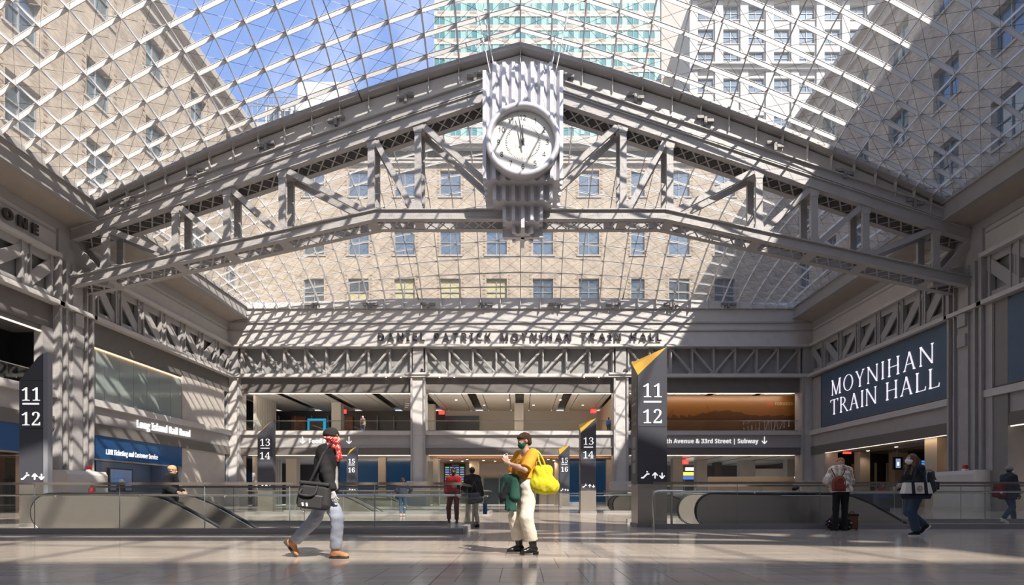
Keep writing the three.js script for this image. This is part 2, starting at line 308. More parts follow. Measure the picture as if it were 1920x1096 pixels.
// a band along a side wall: s = -1 left, 1 right; out = how far it stands into the hall
const sideBox = (name, mat, s, h0, h1, d0, d1, out, depth = 0.5, par) => box(name, mat, par ?? (s < 0 ? wallLeft : wallRight), s * (HX - out), s * (HX + depth), Y(h0), Y(h1), -d0, -d1);
const END = -20.2, FAR = 50;
for (const s of [-1, 1]) {
  const w = s < 0 ? wallLeft : wallRight;
  const segs = [[END, 13.0], [13.0, 31.2], [33.4, FAR]];
  sideBox('skylight_beam', M.steel, s, 17.5, 18.78, END, FAR, 1.85, -1.55);
  sideBox('beam_flange', M.steel, s, 17.42, 17.52, END, FAR, 2.0, -1.45);
  sideBox('glazing_curb', M.steel, s, 18.5, 18.82, END, FAR, 2.0, -1.85);
  for (const [a, b] of [[END, 13.7], [13.7, 32.0], [33.4, FAR]]) new MB().hexa([[26.9, 17.45, -a], [28.8, 17.05, -a], [28.8, 17.05, -b], [26.9, 17.45, -b], [26.9, 17.6, -a], [28.8, 17.2, -a], [28.8, 17.2, -b], [26.9, 17.6, -b]].map(([x, h, z]) => V(s * x, Y(h), z))).build('soffit', M.soffit, w);
  sideBox('roof_edge', M.steelDark, s, 17.7, 18.3, END, FAR, 1.6, 3.2);
  sideBox('cornice', M.steel, s, 16.55, 17.1, END, FAR, 0.10);
  sideBox('name_band', M.band, s, 14.95, 16.58, END, FAR, 0.0);
  sideBox('molding', M.steel, s, 16.2, 16.3, END, FAR, 0.06);
  for (const [a, b] of segs) {
    sideBox('ledge', M.band, s, 14.72, 14.98, a, b, 0.42);
    sideBox('ledge', M.band, s, 11.75, 12.02, a, b, 0.55);
  }
  sideBox('recess_panel', M.recess, s, 12.0, 14.75, END, FAR, -0.28, 0.4);
  if (s < 0) sideBox('dark_fascia', M.fascia, s, 10.3, 11.78, END, FAR, -0.02);
  else sideBox('dark_fascia', M.fascia, s, 11.5, 11.78, END, FAR, -0.02);
  // built-up girder of flat plates in the recess
  const girder = (ds, flip) => {
    ds.forEach((d, k) => {
      const pm = new MB(); for (const o of [-0.24, -0.07, 0.1, 0.24]) pm.box(s * (HX - (Math.abs(o) > 0.2 ? 0.16 : 0.06)), s * (HX + 0.2), Y(12.0), Y(14.75), -d + o - 0.045, -d + o + 0.045);
      pm.box(s * (HX - 0.02), s * (HX + 0.1), Y(12.0), Y(14.75), -d - 0.26, -d + 0.26); pm.build('girder_post', M.steel, w);
      if (k + 1 < ds.length) {
        const e = ds[k + 1], up = flip(k), a = V(s * (HX - 0.03), Y(up ? 14.5 : 12.25), -d - 0.15), b = V(s * (HX - 0.03), Y(up ? 12.25 : 14.5), -e + 0.15);
        bar('girder_diagonal', M.steel, w, a, b, 0.62, 0.10, V(1, 0, 0));
        box('girder_plate', M.steel, w, s * (HX - 0.04), s * (HX + 0.06), Y(14.25), Y(14.74), -d, -e);
        box('girder_plate', M.steel, w, s * (HX - 0.04), s * (HX + 0.06), Y(12.02), Y(12.5), -d, -e);
      }
    });
  };
  girder([33.9, 35.9, 38.0, 40.4, 42.8, 45.2, 47.6, 49.7], (k) => k < 5);
  girder([31.0, 29.2, 26.8, 24.4, 22.0], () => true);
  // ledges that run right through lower down
  const low = (a, b, o = 0) => { sideBox('storey_ledge', M.band, s, 6.1, 6.55, a, b, 0.28 + o); sideBox('sign_band', M.steel, s, 4.95, 6.12, a, b, 0.0 + o); sideBox('dark_fascia', M.fascia, s, 4.2, 4.98, a, b, 0.10 + o); };
  low(33.4, FAR); low(22, 31.2); low(END, 22);
}
// columns on the side walls where the truss lands
for (const s of [-1, 1]) {
  const g = struct('column');
  const X = (o) => s * (HX - o);
  box('column_web', M.steel, g, X(0.16), X(-0.6), 0, Y(16.6), -31.2, -33.4);
  for (const [d0, d1, o] of [[31.0, 31.14, 0.42], [31.5, 31.62, 0.36], [32.05, 32.75, 0.30], [33.0, 33.1, 0.36], [33.36, 33.5, 0.42]]) box('column_flange', M.riveted, g, X(o), X(-0.2), Y(1.6), Y(14.7), -d0, -d1);
  box('cap_plate', M.band, g, X(0.55), X(-0.2), Y(11.75), Y(12.0), -30.9, -33.6);
  for (const y of [9.6, 10.9]) box('splice_plate', M.riveted, g, X(0.45), X(0), Y(y), Y(y + 0.8), -32.1, -32.7);
  new MB().prism([[0, 0], [1.15, 0], [1.15, 2.25], [1.0, 2.5], [0, 2.5]], (u, v, k) => V(X(u), v, k ? -30.7 : -33.7)).build('plinth', M.paleStone, g);
  box('plinth_band', M.stone, g, X(1.2), X(0), 0, 0.25, -30.66, -33.74);
  bar('knee_brace', M.steel, g, V(X(0.2), Y(14.3), -32.6), V(X(2.3), Y(13.95), -32.6), 0.5, 0.9, V(0, 1, 0));
}
// ---- end wall with the inscription
const XB = 28.6, BZ = -FAR;
const backBox = (name, mat, x0, x1, h0, h1, out, depth = 0.6) => box(name, mat, wallBack, x0, x1, Y(h0), Y(h1), BZ + out, BZ - depth);
backBox('skylight_curb', M.band, -27.1, 27.1, 18.5, 19.0, 0.55);
{ const c = new MB(), xs = LX(16); for (let k = 0; k < 32; k++) { const p = xs[k], q = xs[k + 1]; if (q === undefined) break; c.hexa([V(p, Y(18.4), -49.35), V(q, Y(18.4), -49.35), V(q, Y(18.4), -49.9), V(p, Y(18.4), -49.9), V(p, endRail(p) + 0.02, -49.35), V(q, endRail(q) + 0.02, -49.35), V(q, endRail(q) + 0.02, -49.9), V(p, endRail(p) + 0.02, -49.9)]); } c.build('glazing_curb', M.rib, wallBack);
  for (let i = -NX + 1; i < NX; i++) { const x = GX(i); new MB().box(x - 0.03, x + 0.03, Y(18.3), endRail(x) - 0.04, -49.36, -49.05).build('fin', M.rib, wallBack); }
  for (let i = -4; i <= 4; i++) { if (i === 0) continue; const x = i * 5.6 - Math.sign(i) * 2.2; const m = new MB(); for (const o of [-0.45, 0.45]) m.box(x + o - 0.25, x + o + 0.25, Y(18.62), Y(18.85), -49.3, -49.05); m.box(x - 0.1, x + 0.1, Y(18.4), Y(18.9), -49.3, -49.1); m.build('clip', M.steelDark, wallBack); } }
backBox('beam_flange', M.steel, -27, 27, 18.36, 18.52, 0.62);
backBox('upper_fascia', M.band, -XB, XB, 17.1, 18.38, 0.48);
backBox('molding', M.steel, -XB, XB, 17.02, 17.16, 0.58);
backBox('middle_fascia', M.band, -XB, XB, 16.35, 17.04, 0.44);
backBox('molding', M.steel, -XB, XB, 16.27, 16.37, 0.52);
backBox('name_band', M.band, -XB, XB, 14.95, 16.28, 0.40);
backBox('ledge', M.band, -XB, XB, 14.72, 14.97, 0.62);
backBox('recess_panel', M.recess, -XB, XB, 12.08, 14.75, -0.34);
backBox('ledge', M.band, -XB, XB, 11.78, 12.1, 0.5);
backBox('dark_fascia', M.fascia, -XB, XB, 10.35, 11.8, 0.0);
const BCOL = [-28.2, -10.05, 9.85, 28.2];                        // columns of the end wall
for (const [n, x] of BCOL.entries()) {
  const g = struct('column'), edge = n % 3 === 0, w = edge ? 0.55 : 0.62;
  box('girder_pilaster', M.steel, g, x - w + 0.1, x + w - 0.1, Y(12.0), Y(14.8), BZ + 0.3, BZ - 0.5);
  box('shaft', M.band, g, x - w + 0.04, x + w - 0.04, 0, Y(11.9), BZ + 0.25, BZ - 0.9);
  for (const o of [-1, 1]) box('column_flange', M.steel, g, x + o * (w + 0.1), x + o * (w - 0.08), 0, Y(11.9), BZ + 0.42, BZ - 0.9);
  if (!edge) box('cap_plate', M.band, g, x - 1.2, x + 1.2, Y(12.0), Y(12.2), BZ + 0.6, BZ);
  new MB().prism([[-1.05, 0], [1.05, 0], [1.05, 2.2], [0.9, 2.4], [-0.9, 2.4], [-1.05, 2.2]], (u, v, k) => V(x + u, v, k ? BZ + 1.1 : BZ - 0.5)).build('plinth', M.paleStone, g);
  if (!edge) { const c = new MB(); c.box(x + 0.25, x + 0.6, Y(12.2), Y(12.32), BZ + 0.58, BZ + 0.32); c.box(x + 0.3, x + 0.5, Y(12.32), Y(12.56), BZ + 0.56, BZ + 0.34); tag(c.build('floodlight', M.letterDark), `small dark floodlight on the ledge at the ${x < 0 ? 'column behind the walking man' : 'column beside the tall gold-tipped pylon'}`, 'floodlight'); }
}
for (let b = 0; b < 3; b++) {
  const x0 = BCOL[b] + 0.75, x1 = BCOL[b + 1] - 0.75, n = 8, st = (x1 - x0) / n;
  for (let k = 0; k <= n; k++) {
    const x = x0 + k * st, pm = new MB().box(x - 0.10, x + 0.10, Y(12.05), Y(14.75), BZ + 0.16, BZ - 0.34).box(x - 0.035, x + 0.035, Y(12.05), Y(14.75), BZ + 0.24, BZ - 0.3);
    pm.build('girder_post', M.steel, wallBack);
    if (k < n) { const dn = k < 4, a = V(x + 0.12, Y(dn ? 14.5 : 12.3), BZ + 0.1), c = V(x + st - 0.12, Y(dn ? 12.3 : 14.5), BZ + 0.1), db = new MB().bar(a, c, 0.10, 0.20, V(-(c.y - a.y), c.x - a.x, 0).normalize()); db.bar(a.clone().setZ(BZ + 0.16), c.clone().setZ(BZ + 0.16), 0.04, 0.07, V(-(c.y - a.y), c.x - a.x, 0).normalize()); db.build('girder_diagonal', M.steel, wallBack);
      for (const [q, hh] of [[a, dn ? 14.62 : 12.2], [c, dn ? 12.2 : 14.62]]) box('gusset_plate', M.steel, wallBack, q.x - 0.24, q.x + 0.24, Y(hh - 0.13), Y(hh + 0.13), BZ + 0.14, BZ - 0.2); }
  }
}
// near end wall, behind the camera
box('wall_panel', M.stone, wallFront, -HX, HX, 0, Y(18.6), 20.2, 20.8);
for (const s of [-1, 1]) { sideBox('wall_panel', M.stone, s, -EYE, 4.3, END, 20, 0.0); sideBox('upper_wall_panel', M.stone, s, 6.4, 10.4, END, 20, 0.0); sideBox('upper_wall_panel', M.stone, s, 10.3, 11.8, END, 20, -0.02); }
// letters
const font = {}; for (const n of ['sans_bold', 'sans_regular', 'serif_regular', 'serif_bold']) font[n] = await new FontLoader().loadAsync(`fonts/droid/droid_${n}.typeface.json`);
function textGeo(str, size, depth, f, sx = 1, bevel = 0) {
  const g = new TextGeometry(str, { font: font[f], size: size * 0.72, depth, curveSegments: 5, bevelEnabled: bevel > 0, bevelThickness: bevel, bevelSize: bevel, bevelSegments: 1 });
  g.computeBoundingBox(); g.scale(sx, 1, 1); g.computeBoundingBox(); return g;
}
// a run of letters from x0 to x1 on a plane given by frame(x, y) -> group transform; each letter its own mesh
function lettering(g, str, f, cap, depth, x0, x1, mat, bevel = 0, sx = 1) {
  const adv = [], geos = []; let tot = 0;
  for (const ch of str) { if (ch === ' ') { adv.push(0.42 * cap); geos.push(null); tot += adv.at(-1); continue; } const q = textGeo(ch, cap / 0.72, depth, f, sx, bevel), b = q.boundingBox; q.translate(-b.min.x, 0, 0); adv.push(b.max.x - b.min.x); geos.push(q); tot += adv.at(-1); }
  const gap = (x1 - x0 - tot) / (str.length - 1); let x = x0;
  geos.forEach((q, k) => { if (q) { q.translate(x, 0, 0); mesh('letter', q, mat, g); } x += adv[k] + gap; });
}
{ const g = base('wall_inscription', 'dark raised capital letters naming the train hall on the end wall band', 'lettering', [0, Y(15.27), BZ + 0.50]);
  lettering(g, 'DANIEL PATRICK MOYNIHAN TRAIN HALL', 'sans_regular', 0.74, 0.12, -13.9, 13.75, M.letterDark, 0.02); }
{ const g = base('wall_inscription', 'dark raised capital letters ending in O N E high on the side wall', 'lettering', [-HX + 0.12, Y(15.40), -26.5]); g.rotation.y = Math.PI / 2;
  lettering(g, 'ONE', 'sans_bold', 0.58, 0.12, 1.3, 3.35, M.letterDark, 0.02); }
// ---------------------------------------------------------------- what stands outside the glass
const XP = (px, d) => (px - 976) * d / FOC, HP = (py, d) => (932 - py) * d / FOC;   // measured picture point -> metres at depth d
{
  const brick = noiseTex(256, 256, (u, v) => {
    const row = Math.floor(v * 32), o = row % 2 ? 0.5 : 0, bx = (u * 12 + o) % 1, by = (v * 32) % 1, k = Math.sin((Math.floor(u * 12 + o) % 12) * 12.9898 + row * 78.233) * 43758.5453, r = k - Math.floor(k);
    const m = bx < 0.06 || by < 0.16 ? 0.97 : 0.84 + 0.18 * r; const w = 0.94 + 0.30 * tileable((x, y) => fbm(x, y, 4.4, 3), u, v, 3, 3);
    return [m * w, m * w * (0.965 + 0.02 * r), m * w * 0.93];
  }, true); brick.repeat.set(0.30, 0.30);
  M.brick = std(0.405, 0.36, 0.31, 0.85, { map: brick });
  M.limestone = std(0.36, 0.335, 0.305, 0.8, { map: M.steel.map });
  M.quoin = std(0.36, 0.27, 0.205, 0.85, { map: brick });
  M.skyGlass = std(0.17, 0.215, 0.25, 0.08, { metalness: 0.7 });
  M.darkGlass = std(0.10, 0.13, 0.15, 0.08, { metalness: 0.5 });
  M.blind = std(0.34, 0.31, 0.18, 0.8);
  M.frameGrey = std(0.20, 0.22, 0.24, 0.5);
}
// a wall with real window openings; P(u, h, o): u along the wall, h height over the eye, o out of the wall
function facade(g, P, u0, u1, h0, h1, cols, rows, depth, wallMat, opt = {}) {
  const mb = new MB(), blk = (m, a, b, c, e, o0, o1) => { const q = [P(a, c, o1), P(b, c, o1), P(b, c, o0), P(a, c, o0), P(a, e, o1), P(b, e, o1), P(b, e, o0), P(a, e, o0)]; const n = q[1].clone().sub(q[0]).cross(q[4].clone().sub(q[0])), out = q[0].clone().sub(q[3]); if (n.dot(out) < 0) { for (const k of [0, 4]) { [q[k], q[k + 1]] = [q[k + 1], q[k]]; [q[k + 2], q[k + 3]] = [q[k + 3], q[k + 2]]; } } m.hexa(q); };
  let u = u0;
  for (const [c, w] of cols) { blk(mb, u, c - w / 2, h0, h1, -depth, 0); let h = h0; for (const [a, b] of rows) { blk(mb, c - w / 2, c + w / 2, h, a, -depth, 0); h = b; } blk(mb, c - w / 2, c + w / 2, h, h1, -depth, 0); u = c + w / 2; }
  blk(mb, u, u1, h0, h1, -depth, 0);
  mb.build('facade', wallMat, g);
  cols.forEach(([c, w], i) => rows.forEach(([a, b], j) => {
    const f = new MB(), t = 0.07 * (opt.frame ?? 1), o = -depth * 0.72, m = (a + b) / 2 + 0.05;
    blk(f, c - w / 2, c - w / 2 + t, a, b, o, o + 0.1); blk(f, c + w / 2 - t, c + w / 2, a, b, o, o + 0.1); blk(f, c - w / 2, c + w / 2, a, a + t, o, o + 0.1); blk(f, c - w / 2, c + w / 2, b - t, b, o, o + 0.1); blk(f, c - w / 2, c + w / 2, m - t / 2, m + t / 2, o, o + 0.13);
    if (w > 1.8) blk(f, c - t / 2, c + t / 2, a, b, o, o + 0.12);
    const win = f.build('window', M.frameGrey, g), mats = opt.panes?.(i, j) ?? [M.skyGlass, M.skyGlass];
    for (const k of [0, 1]) { const p = new MB(); blk(p, c - w / 2, c + w / 2, k ? m : a, k ? b : m, o - 0.03, o + 0.02); p.build('pane', mats[k], win); }
    const s = new MB(); blk(s, c - w / 2 - 0.25, c + w / 2 + 0.25, a - 0.16, a, -0.1, 0.10); s.build('sill', M.limestone, win);
    if (opt.quoins) { const q = new MB(); for (const e of [-1, 1]) for (let h = a; h < b + 0.6; h += 0.44) { const x = c + e * (w / 2 + 0.26); blk(q, x - 0.13, x + 0.13, h, h + 0.18, -0.05, 0.03); } q.build('quoin', M.quoin, win); }
  }));
  return blk;
}
const ROWS = [[16.9, 19.6], [22.7, 25.9], [28.7, 31.7], [35.6, 38.7]];
{ // the building round the hall: three wings that look onto the glass roof
  const g = base('wall_building', null, null, [0, 0, 0], null, 'structure');
  const cols = [-24.5, -19.2, -13.75, -8.3, -2.84, 2.65, 8.1, 13.9, 18.8, 24.2].map((x) => [x, Math.abs(x - 13.9) < 0.1 ? 1.6 : 2.42]);
  const blk = facade(g, (u, h, o) => V(u, Y(h), -60 + o), -31, 31, 18, 41.8, cols, ROWS.slice(1), 0.5, M.brick, { quoins: true, panes: (i, j) => j === 0 ? (i < 5 ? (i === 1 ? [M.blind, M.darkGlass] : i ? [M.blind, M.blind] : [M.darkGlass, M.darkGlass]) : [M.darkGlass, M.darkGlass]) : [M.skyGlass, M.skyGlass] });
  const c = new MB(); for (const [a, b, o] of [[39.35, 39.6, 0.35], [39.9, 40.1, 0.2], [41.0, 41.35, 0.5], [41.35, 41.8, 0.8]]) blk(c, -31, 31, a, b, -0.3, o); c.build('cornice', M.limestone, g);
  box('attic', M.limestone, g, -31, 31, Y(39.6), Y(41.6), -60.0, -62);
  const r = new MB(); r.box(-31, 31, Y(18.2), Y(18.45), -50.2, -60.2); r.build('roof', M.steelDark, g);
}
{
  const g = base('wall_building', null, null, [0, 0, 0], null, 'structure');
  const ds = []; for (let d = 25.9; d < 58; d += 5.72) ds.push([d, 2.3]);
  const blk = facade(g, (u, h, o) => V(-31 + o, Y(h), -u), -45, 62, 17, 42.4, ds, ROWS, 0.6, M.brick, { quoins: true, panes: (i, j) => [M.skyGlass, (i + j) % 3 ? M.darkGlass : M.skyGlass] });
  const c = new MB(); for (const [a, b, o] of [[40.2, 40.5, 0.3], [41.7, 42.4, 0.7]]) blk(c, -45, 62, a, b, -0.5, o); c.build('cornice', M.limestone, g);
}
{
  const g = base('wall_building', null, null, [0, 0, 0], null, 'structure');
  const ds = []; for (let d = 27.65; d < 58; d += 4.65) ds.push([d, 2.2]);
  const blk = facade(g, (u, h, o) => V(31 - o, Y(h), -u), -45, 62, 17, 42.2, ds, ROWS, 0.6, M.brick, { panes: (i, j) => [M.skyGlass, j % 2 ? M.skyGlass : M.darkGlass] });
  const c = new MB(); for (const [a, b, o] of [[40.2, 40.5, 0.3], [41.7, 42.2, 0.6]]) blk(c, -45, 62, a, b, -0.5, o); c.build('cornice', M.limestone, g);
}
box('wing_facade', M.brick, base('wall_building', null, null, [0, 0, 0], null, 'structure'), -31, 31, Y(17), Y(35.2), 22.0, 24.0);   // wing behind the camera
{ // glass-clad apartment tower
  const d = 100, g = base('apartment_tower', 'tall apartment tower with rows of teal windows rising behind the roof ridge', 'building');
  M.teal = std(0.07, 0.22, 0.23, 0.12, { metalness: 0.35 }); M.tealPale = std(0.20, 0.37, 0.35, 0.25); M.cream = std(0.36, 0.345, 0.31, 0.8); M.grille = std(0.27, 0.18, 0.14, 0.7);
  const x0 = XP(814, d), x1 = XP(1238, d), n = 14, st = (x1 - x0) / n;
  box('core', M.cream, g, x0, x1, 0, Y(112), -d - 0.35, -d - 18);
  for (let f = 0; f < 13; f++) {
    const h = 62 + f * 2.74;
    box('spandrel', M.cream, g, x0, x1, Y(h), Y(h + 1.12), -d, -d - 0.4);
    const gr = new MB(), mu = new MB();
    for (let k = 0; k < n; k++) {
      const x = x0 + k * st, w = box('window', M.teal, g, x + 0.12, x + st * 0.66, Y(h + 1.12), Y(h + 2.74), -d - 0.12, -d - 0.3);
      box('pane', M.tealPale, w, x + st * 0.66, x + st, Y(h + 1.12), Y(h + 2.74), -d - 0.10, -d - 0.3);
      if ((k + f) % 3 === 0) box('blind', M.tealPale, w, x + 0.2, x + st * 0.3, Y(h + 1.5), Y(h + 2.74), -d - 0.08, -d - 0.3);
      for (const q of [0, 0.33, 0.66]) mu.box(x + st * q - 0.045, x + st * q + 0.045, Y(h + 1.1), Y(h + 2.74), -d + 0.02, -d - 0.3);
      gr.box(x + st * 0.2, x + st * 0.62, Y(h + 0.55), Y(h + 0.95), -d + 0.02, -d - 0.1);
    }
    mu.build('mullion', M.cream, g); gr.build('grille', M.grille, g);
  }
}
{ // concrete flank, stone office building
  const d = 114, g = base('concrete_tower', 'plain grey concrete tower edge beside the teal apartment tower', 'building');
  box('shaft', M.limestone, g, XP(1240, d), XP(1294, d), Y(0), Y(126), -d, -d - 26);
  for (let k = 0; k < 9; k++) box('joint_band', M.steelDark, g, XP(1240, d) - 0.02, XP(1294, d) + 0.02, Y(60 + k * 5), Y(60.12 + k * 5), -d + 0.03, -d - 0.1);
}
{
  const d = 90, g = base('stone_office_building', 'pale stone office building with rows of paired windows behind the glass roof', 'building');
  const cols = []; for (let k = 0; k < 8; k++) cols.push([XP(1323 + k * 47.5, d), 2.7]);
  const rows = [578, 533, 488, 443, 400].map(() => 0); rows.length = 0;
  for (const [a, b] of [[330, 303], [287, 262], [243, 216], [201, 175], [173, 147], [120, 97], [82, 55], [37, 10]]) if (a !== 201) rows.push([HP(a, d), HP(b, d)]);
  const M2 = std(0.34, 0.335, 0.325, 0.75);
  const blk = facade(g, (u, h, o) => V(u, Y(h), -d + o), XP(1297, d), XP(1662, d), 18, HP(3, d) + 1.2, cols, rows, 0.5, M2, { panes: () => [M.skyGlass, M.skyGlass] });
  const c = new MB(); for (const [p, q, o] of [[134, 128, 0.6], [128, 124, 1.0], [3, -6, 1.0]]) blk(c, XP(1297, d), XP(1662, d), HP(p, d), HP(q, d), -0.3, o); c.build('cornice', M2, g);
  const pl = new MB(); for (let k = 0; k <= 8; k++) { const x = XP(1299.5 + k * 47.5, d); blk(pl, x - 0.7, x + 0.7, 40, HP(4, d), -0.2, 0.28); } pl.build('pilaster', M2, g);
  box('core', M2, g, XP(1297, d), XP(1662, d), 0, HP(3, d) + 1.8, -d - 0.5, -d - 20);
}
{
  const d = 95, g = base('white_penthouse', 'white boxy rooftop block against the blue sky left of the clock', 'building');
  M.whitewash = std(0.42, 0.42, 0.42, 0.7);
  box('upper_block', M.whitewash, g, XP(558, d), XP(652, d), HP(192, d), HP(145, d), -d, -d - 9); box('lower_block', M.whitewash, g, XP(500, d), XP(665, d), HP(260, d), HP(192, d), -d + 0.5, -d - 9);
  box('terrace', M.limestone, g, XP(466, d), XP(680, d), 0, HP(232, d), -d + 1.5, -d - 9);
  for (let k = 0; k < 7; k++) box('window', M.skyGlass, g, XP(508 + k * 22, d), XP(524 + k * 22, d), HP(222, d), HP(204, d), -d + 0.56, -d);
  for (let k = 0; k < 10; k++) bar('railing_post', M.frameGrey, g, V(XP(470 + k * 10, d), HP(232, d), -d + 1.3), V(XP(470 + k * 10, d), HP(183, d), -d + 1.3), 0.14, 0.14);
  for (const y of [184, 200]) bar('railing_bar', M.frameGrey, g, V(XP(470, d), HP(y, d), -d + 1.3), V(XP(560, d), HP(y, d), -d + 1.3), 0.14, 0.14, V(0, 1, 0));
}
// ---------------------------------------------------------------- floor with escalator pits
const PITS = [];                                                 // [x0, x1, d0, d1]
for (const d of [12.4, 25.8, 39.3]) { PITS.push([-11.2, -2.2, d, d + 1.5], [5.2, 13.2, d + 1.4, d + 2.9]); }
{
  const vein = (u, v) => {
    const n = tileable((x, y) => fbm(x * 0.5, y * 5, 0.7, 5), u, v, 4, 4), m = tileable((x, y) => fbm(x, y, 6.3, 4), u, v, 5, 5), q = tileable((x, y) => noise.noise(x * 0.7, y * 11, 3.3), u, v, 3, 5);
    const k = 0.90 + 0.16 * n + 0.08 * m + 0.05 * q; return [k, k * 0.985, k * 0.965];
  };
  const t = noiseTex(512, 512, vein, true); t.repeat.set(0.22, 0.55); t.rotation = 0.06;
  M.floor = std(0.56, 0.50, 0.44, 0.13, { map: t });
  M.floorB = std(0.535, 0.48, 0.42, 0.13, { map: t }); M.floorC = std(0.58, 0.52, 0.46, 0.13, { map: t });
  M.joint = std(0.10, 0.095, 0.09, 0.6);
}
{
  const g = struct('floor');
  // base slab, cut round the pits
  const zs = [20.2, -12.0], mb = new MB(), slab = (x0, x1, d0, d1, top = 0, m = mb) => m.box(x0, x1, -0.35, top, -d0, -d1);
  const dcuts = [...new Set(PITS.flatMap((p) => [p[2], p[3]]))].sort((a, b) => a - b);
  let d = 11.0; const strips = [];
  for (const c of [...dcuts, 52]) { if (c > d) strips.push([d, c]); d = c; }
  const fl = new MB();
  for (const [a, b] of strips) { const holes = PITS.filter((p) => p[2] < b - 1e-6 && p[3] > a + 1e-6).sort((p, q) => p[0] - q[0]); let x = -34; for (const h of holes) { slab(x, h[0], a, b, 0, fl); x = h[1]; } slab(x, 34, a, b, 0, fl); }
  fl.build('floor_far', M.floor, g);
  slab(-34, 34, -20.5, 11.0, -0.004); mb.build('slab', M.joint, g);
  box('floor_behind', M.floor, g, -34, 34, -0.1, 0, 20.5, -3.94);
  const und = new MB(); for (const p of PITS) und.box(p[0], p[1], -2.6, -2.4, -p[2], -p[3]).box(p[0] - 0.1, p[0], -2.6, -0.01, -p[2], -p[3]).box(p[1], p[1] + 0.1, -2.6, -0.01, -p[2], -p[3]).box(p[0], p[1], -2.6, -0.01, -p[2] + 0.1, -p[2]).box(p[0], p[1], -2.6, -0.01, -p[3], -p[3] - 0.1); und.build('pit_lining', M.steelDark, g);
  // tiles of the part near the camera
  const TW = 0.435, TL = 0.975, cells = [];
  for (let r = 0; r < 15.2; r++) { const z0 = 3.94 + r * TL - TL * 0, za = z0, zb = Math.min(z0 + TL, 11.0); if (za >= 11) break;
    for (let c = -78; c < 78; c++) { const off = (r % 2) * 0.5; const x0 = -0.86 + (c + (c >= 0 ? off : -off)) * TW, x1 = x0 + TW; if (c === 0 && off) { cells.push([-0.86, x0, za, zb]); } if (c === -1 && off) cells.push([x1, -0.86, za, zb]); cells.push([x0, x1, za, zb]); } }
  const rank = cells.map((c) => { const x = (c[0] + c[1]) / 2, z = (c[2] + c[3]) / 2; const seen = z > 4.6 && Math.abs(x) < z * 1.04; return { c, a: seen ? 1 / (z * z) : 0 }; }).sort((p, q) => q.a - p.a);
  const rest = new MB(), G = 0.0034, tile = (m, [x0, x1, a, b]) => m.box(x0 + (Math.abs(x0 + 0.86) < 1e-6 ? 0.009 : G), x1 - G, -0.03, 0, -a - G, -b + G);
  rank.forEach(({ c, a }, k) => { if (k < 300 && a > 0) tile(new MB(), c).build('tile', [M.floor, M.floorB, M.floorC][Math.floor(rnd() * 3)], g); else tile(rest, c); });
  tag(rest.build('small_tiles', M.floor, g), null, null, null, 'stuff');
}
